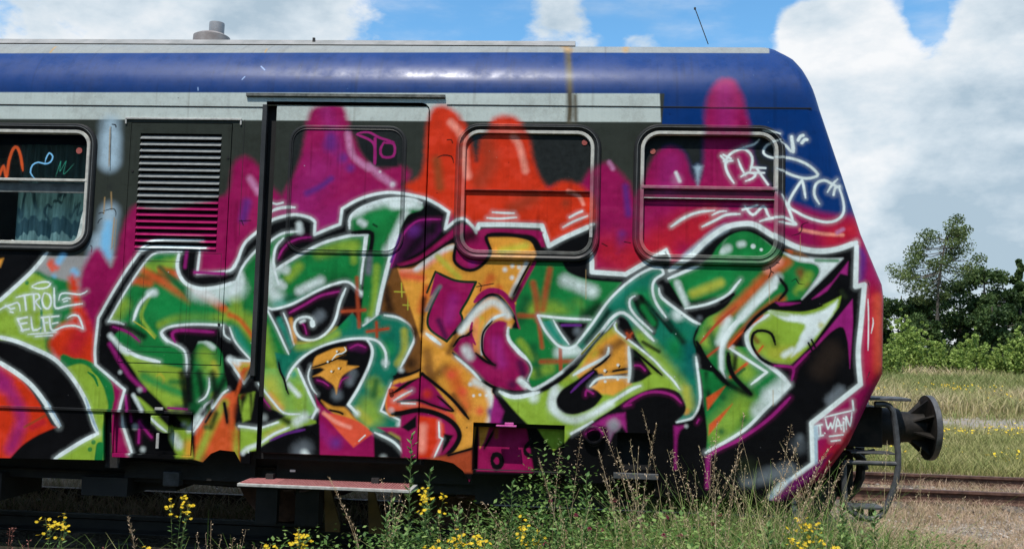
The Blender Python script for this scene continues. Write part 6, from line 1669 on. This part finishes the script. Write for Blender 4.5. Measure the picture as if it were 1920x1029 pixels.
for i,(tx,ty,bx,Y,lb) in enumerate([(615,885,700,-.8,'bent grass stalk arching beneath the footstep'),(905,935,1010,-1.,'drooping buff grass stalk curving to the left above the yellow flowers'),(240,965,270,-1.,'thin pale stalk standing alone at the left beneath the railcar'),(655,960,705,-1.3,'fine brown stalk bending beside the footstep')]):
    X=P(bx,1029,Y)[0]; z=ground_z(X,Y); Xt,Zt=P(tx,ty,Y-.05); h=Zt-z
    plant('grass_stalk',(X,Y,z),h,lb,'grass stalk','single grass stalks beside the step',140+i,((Xt-X)/h,-.05/h))
def put(kind,lst,cat,group,seed):
    for i,(x,yt,Y,lb,ln) in enumerate(lst):
        X,Y,z,h=base_for(x,yt,Y); plant(kind,(X-ln*h*.5,Y,z),h,lb,cat,group,seed+i,(ln,0))
put('mugwort_plant',[(772,812,-.7,'tallest leafy green weed, its tip crossing the orange door edge',0.0),(800,880,-.9,'bushy green weed just right of the footstep',.05),(725,965,-1.1,'low leafy weed under the right end of the footstep',0.),(960,905,-.9,'leafy green weed in front of the magenta skirt box',.0),(1100,890,-.8,'leafy green weed below the towing ring',0.),(850,960,-1.2,'low leafy weed at the bottom edge beneath the wheel arch',.1),(1010,960,-1.3,'short leafy weed between the clover heads',0.),(1580,950,-1.0,'feathery green weed at the foot of the stake',0.),(1640,965,-1.2,'feathery green weed just beyond the step frame',.0),(1440,985,-1.4,'low feathery weed under the dark nose corner',0)],'weed','green leafy weeds along the near rail',200)
put('ragwort_plant',[(815,893,-1.0,'yellow flowering weed with the highest flower cluster, right of the footstep',0.0),(995,968,-1.2,'yellow flowering weed in front of the clover patch',0.),(862,985,-1.3,'small yellow flowering weed low under the wheel arch',0.),(805,1005,-1.4,'yellow flowering weed at the very bottom beneath the door edge',0.),(1520,955,-1.0,'yellow flowering weed at the dark corner of the nose',.0),(1500,985,-1.3,'low yellow flowering weed below the nose corner',0.),(1555,1000,-1.4,'yellow flowering weed at the bottom near the stake',0),(905,985,-1.5,'small yellow flowering weed at the bottom left of the clover patch',0)],'flowering weed','yellow flowering weeds in front of the railcar',300)
put('st_johns_wort_plant',[(108,962,-1.1,'bushy yellow flowering plant at the far left beneath the railcar',0.0),(334,926,-1.0,'slim tall yellow flowering plant left of the footstep',0.),(570,980,-1.1,'yellow flowering plant below the left half of the footstep',0.),(272,1018,-1.5,'tiny yellow flowers at the bottom edge, second plant from the left',0.),(500,1020,-1.5,'yellow green buds at the bottom edge under the footstep',0.)],'flowering plant','yellow flowering plants on the dark left side',330)
put('clover_plant',[(1032,940,-1.1,'clover with the highest crimson head, left of the clover patch',0.),(1153,938,-1.0,'crimson clover head beside the pale grass stems',0),(1080,966,-1.2,'crimson clover in the middle of the patch',.0),(1105,992,-1.3,'low crimson clover, one of two side by side under the towing ring',0.),(1130,994,-1.2,'low pink-topped clover, right one of two side by side',0.),(1250,970,-1.1,'crimson clover under the black lower wall',0.),(1350,965,-1.0,'crimson clover under the lowest magenta drip',0.),(1245,1004,-1.4,'low wide crimson clover near the bottom edge',0.),(1276,1004,-1.3,'low small crimson clover near the bottom edge',0.),(1336,982,-1.2,'small faded clover left of the drip',0)],'clover','crimson clover in the grass',400)
put('dried_weed',[(716,865,-.8,'dry podded weed with pale dots in front of the right end of the footstep',0.0),(752,885,-.9,'second dry podded weed, right of the step end',.05),(440,975,-1.0,'dry white speckled weed left of the footstep',0.),(475,985,-1.1,'short dry weed just under the left end of the footstep',0.),(400,960,-1.0,'slim dry weed with white tips on the dark ground',.0),(848,930,-1.0,'dry stalk with small buff pods under the wheel arch',0.)],'dry weed','dry podded weeds',450)
put('dock_plant',[(15,965,-1.1,'rust red dock plant at the far left edge',0.0),(55,1002,-1.3,'low rust red dock plant beside the yellow flowers at far left',0.),(205,1010,-1.3,'low rust red dock plant right of the yellow flowers',0.),(1048,968,-1.2,'rust red dock seed head in the clover patch',0.)],'dock plant','rust red dock plants',480)
# ---------------- trees
m_bark=simple('grey_brown_bark',(.05,.04,.03),(.12,.10,.08),3,.9)
m_tdark=leaf_mat('dark_tree_leaves',[(.1,(.016,.035,.010)),(.5,(.045,.085,.022)),(.9,(.12,.17,.05))],.25,sc=.35)
m_tmid=leaf_mat('tall_tree_leaves',[(.1,(.04,.065,.02)),(.5,(.10,.14,.04)),(.9,(.19,.23,.08))],.3,sc=.5)
m_tlite=leaf_mat('bright_shrub_leaves',[(.1,(.10,.155,.03)),(.5,(.30,.41,.09)),(.9,(.52,.60,.20))],.38,sc=.6)
def leaves(C,Rad,n,size,flat=1.,seed=0):
    rs=np.random.RandomState(seed); k=rs.randint(0,len(C),n); C=np.array(C); Rad=np.array(Rad)
    d=rs.randn(n,3); d/=np.linalg.norm(d,axis=1)[:,None]; d*=(rs.rand(n)**.45)[:,None]; d[:,2]*=flat
    p=C[k]+d*Rad[k][:,None]; a=rs.randn(n,3); a/=np.linalg.norm(a,axis=1)[:,None]; b_=np.cross(a,rs.randn(n,3)); b_/=np.linalg.norm(b_,axis=1)[:,None]
    s=(size*(.6+.8*rs.rand(n)))[:,None]; a=a*s; b_=b_*s*.6
    return np.stack([p-a,p-b_,p+a,p+b_],1).reshape(-1,3), np.clip(.5+.22*rs.randn(n)+.3*(rs.rand(len(C))[k]-.5)*1.6,0,1)
def tree(name,label,cat,group,base,trunk,clumps,rads,n,size,mat,seed,flat=.8,limb=True,tr=.16):
    e=empty(name,base); tag(e,label,cat,group); rs=random.Random(seed); b0=Vector(base)
    mb=MB(); tp=[Vector((0,0,-.2))]+[Vector(t) for t in trunk]; mb.tube(tp,.1,8,True,[tr*(1-.75*i/(len(tp)-1)) for i in range(len(tp))])
    if limb:
        for c in clumps:
            c=Vector(c); t=max(.15,min(.95,(c.z-.12*abs(c.x)-.3)/max(.1,trunk[-1][2]))); f=t*(len(tp)-1); i=min(int(f),len(tp)-2); p=tp[i].lerp(tp[i+1],f-i)
            mb.tube([p,p.lerp(c,.5)+Vector((0,0,-.08*(c-p).length)),c],.03,5,False,[tr*.28,tr*.18,tr*.07])
    t_=mb.build('trunk',m_bark,None,True); t_.parent=e
    V,tn=leaves(clumps,rads,n,size,flat,seed); o=npmesh('crown',V,4,mat,attr=tn); o.parent=e; return e
YT=55.; k_=(YT+CD)/FPX
bx,bz=P(1757,700,YT); bz=ground_z(bx,YT)
tp_=[(560,100),(620,110),(520,120),(590,90),(400,145),(440,140),(500,150),(600,140),(655,150),(680,140),(640,180),(430,190),(520,190),(570,170),(325,240),(360,225),(590,205),(350,285),(400,260),(560,230),(650,240),(280,310),(400,300),(480,290),(600,300),(670,310),(240,345),(330,340),(450,330),(540,345),(630,350),(695,355),(218,400),(300,400),(380,390),(460,400),(520,380),(600,395),(250,420),(330,450),(420,445),(520,460),(620,440),(270,475),(370,500),(460,510),(560,500),(350,550),(430,560),(520,540)]
rs=random.Random(3); cl=[]
for a,b_ in tp_:
    X,Z=P(1620+a/3.43,400+b_/3.43,YT); cl.append((X-bx+rs.gauss(0,.12),rs.uniform(-1.4,1.4),Z-bz+rs.gauss(0,.15)))
th=P(1765,432,YT)[1]-bz
tree('tall_tree','tallest tree behind the field, slender with an open layered crown','tree',None,(bx,YT,bz),[(0,0,th*.3),(.1,0,th*.6),(.35,0,th*.8),(.7,.1,th*.97)],cl,[.42+.38*rs.random() for _ in cl],9800,.072,m_tmid,11,.75,True,.14)
def blob_tree(name,label,cat,group,x,y0,y1,wpx,Y,mat,n,size,seed,shape='round',tr=.14):
    rs=random.Random(seed); X,Z=P(x,y0,Y); zb=ground_z(X,Y); H=Z-zb; W_=wpx*(Y+CD)/FPX/2; cl=[];rd=[]
    m_=26 if shape!='cone' else 34
    for i in range(m_):
        t=rs.random() if shape!='cone' else (i/m_)
        if shape=='round': zc=H*(.12+.78*t); w2_=W_*math.sqrt(max(.05,1-((zc/H-.45)/.6)**2)); r=W_*.30*rs.uniform(.7,1.3)
        elif shape=='cone': zc=H*(.06+.90*t); w2_=W_*(1.02-t)**.9*.9; r=.10*W_+.34*W_*(1-t)
        else: zc=H*(.1+.8*t); w2_=W_*(1-.75*t); r=W_*.22*rs.uniform(.6,1.2)*(1.2-.6*t)
        a=rs.uniform(0,2*PI); q=rs.random()**.5*.85; cl.append((w2_*q*math.cos(a),w2_*q*math.sin(a),zc)); rd.append(min(r,H-zc+.15))
    if shape=='shrub':                       # upright leafy shoots
        for i in range(22):
            a=rs.uniform(0,2*PI); q=rs.random()**.5; hh=H*(1.04-.62*q*q)*rs.uniform(.8,1.05)
            for j in range(5): t=j/4; cl.append((W_*q*math.cos(a)*(.7+.3*t),W_*q*math.sin(a)*(.7+.3*t),hh*(.45+.55*t))); rd.append(.05*H*(1.35-t))
    return tree(name,label,cat,group,(X,Y,zb),[(0,0,H*.45),(0,0,H*.9)],cl,rd,n,size,mat,seed,.9,shape=='round',tr)
DT='dark trees behind the field'; ST_='bright green shrubs at the field edge'
for i,(x,y0,w_,Y,lb,sh,mat) in enumerate([(1690,553,110,58,'low dark tree beside the railcar nose, left of the tall tree','round',m_tdark),(1760,560,120,57,'dark tree directly beneath the tall open tree','round',m_tdark),(1800,548,100,60,'dark tree just right of the tall open tree','round',m_tdark),(1845,512,110,58,'dark broad tree midway between the tall tree and the conifer','round',m_tdark),(1882,560,90,56,'low dark tree left of the conifer','round',m_tdark),
      (1912,494,90,57,'pointed conifer at the right edge of the wood','cone',m_tdark),(1960,540,120,58,'dark round tree just outside the right edge of view','round',m_tdark),(2050,520,140,59,'dark round tree farther right of the conifer','round',m_tdark),(1610,560,120,59,'dark tree hidden behind the railcar nose','round',m_tdark),(1500,550,140,60,'dark tree hidden behind the last window','round',m_tdark),(2170,530,150,60,'dark tree at the right end of the wood','round',m_tdark),(1725,600,90,54,'lowest dark tree in front of the trunk of the tall tree','round',m_tdark),(1860,590,90,53,'low dark tree in front of the wood, centre right','round',m_tdark)]):
    blob_tree('conifer_tree' if sh=='cone' else 'broadleaf_tree',lb,'tree',DT if sh!='cone' else None,x,y0-(14 if sh!='cone' else 3)-(16 if x>1780 else 0),700,w_,Y,mat,9000 if sh!='cone' else 8000,.10,500+i,sh)
for i,(x,y0,w_,Y,lb) in enumerate([(1697,585,95,46,'tallest bright green shrub, beside the railcar nose'),(1668,640,60,42,'low bright green shrub touching the railcar nose'),(1752,632,75,45,'bright green shrub under the trunk of the tall tree'),(1830,620,85,46,'pale green feathery shrub in front of the dark wood'),(1795,650,60,44,'small green shrub left of the pale feathery shrub'),(1880,640,70,45,'small bright shrub left of the shrub at the right edge'),(1915,612,70,44,'bright green shrub at the right edge of the photo'),(1990,620,90,45,'bright green shrub beyond the right edge'),(2080,630,100,46,'last bright green shrub far to the right'),(1600,620,90,46,'bright green shrub behind the railcar nose')]):
    blob_tree('green_shrub',lb,'shrub',ST_,x,y0,700,w_*1.15,Y,m_tlite,6500,.075,600+i,'shrub',.05)
# unseen wood added behind the camera to darken the reflections in the paint
rs=np.random.RandomState(9); C=[];Rd=[]
for i in range(230):
    x=-45+90*rs.rand(); h_=10.0+1.6*math.sin(x*.31)+1.2*math.sin(x*.9); C.append((x,-23-3*rs.rand(),(h_+1.5)*rs.rand())); Rd.append(1.6+.8*rs.rand())
V,tn=leaves(C,Rd,19000,.55,.9,77); o=npmesh('reflection_wood',V,4,m_tdark,attr=tn); tag(o,'unseen trees added behind the camera to darken reflections in the paint','wood',kind='stuff')
C=[];Rd=[]
for i in range(420):
    x=-150+380*rs.rand(); 
    if -8<x<38 and rs.rand()<.5: continue
    h_=6.5+2.0*math.sin(x*.11)+1.1*math.sin(x*.47); C.append((x,78+8*rs.rand(),.4+h_*rs.rand()**.8)); Rd.append(1.6+1.0*rs.rand())
V,tn=leaves(C,Rd,42000,.34,.9,78); o=npmesh('distant_wood',V,4,m_tdark,attr=tn); tag(o,'dark far-off wood closing the field behind the trees','wood',kind='stuff')
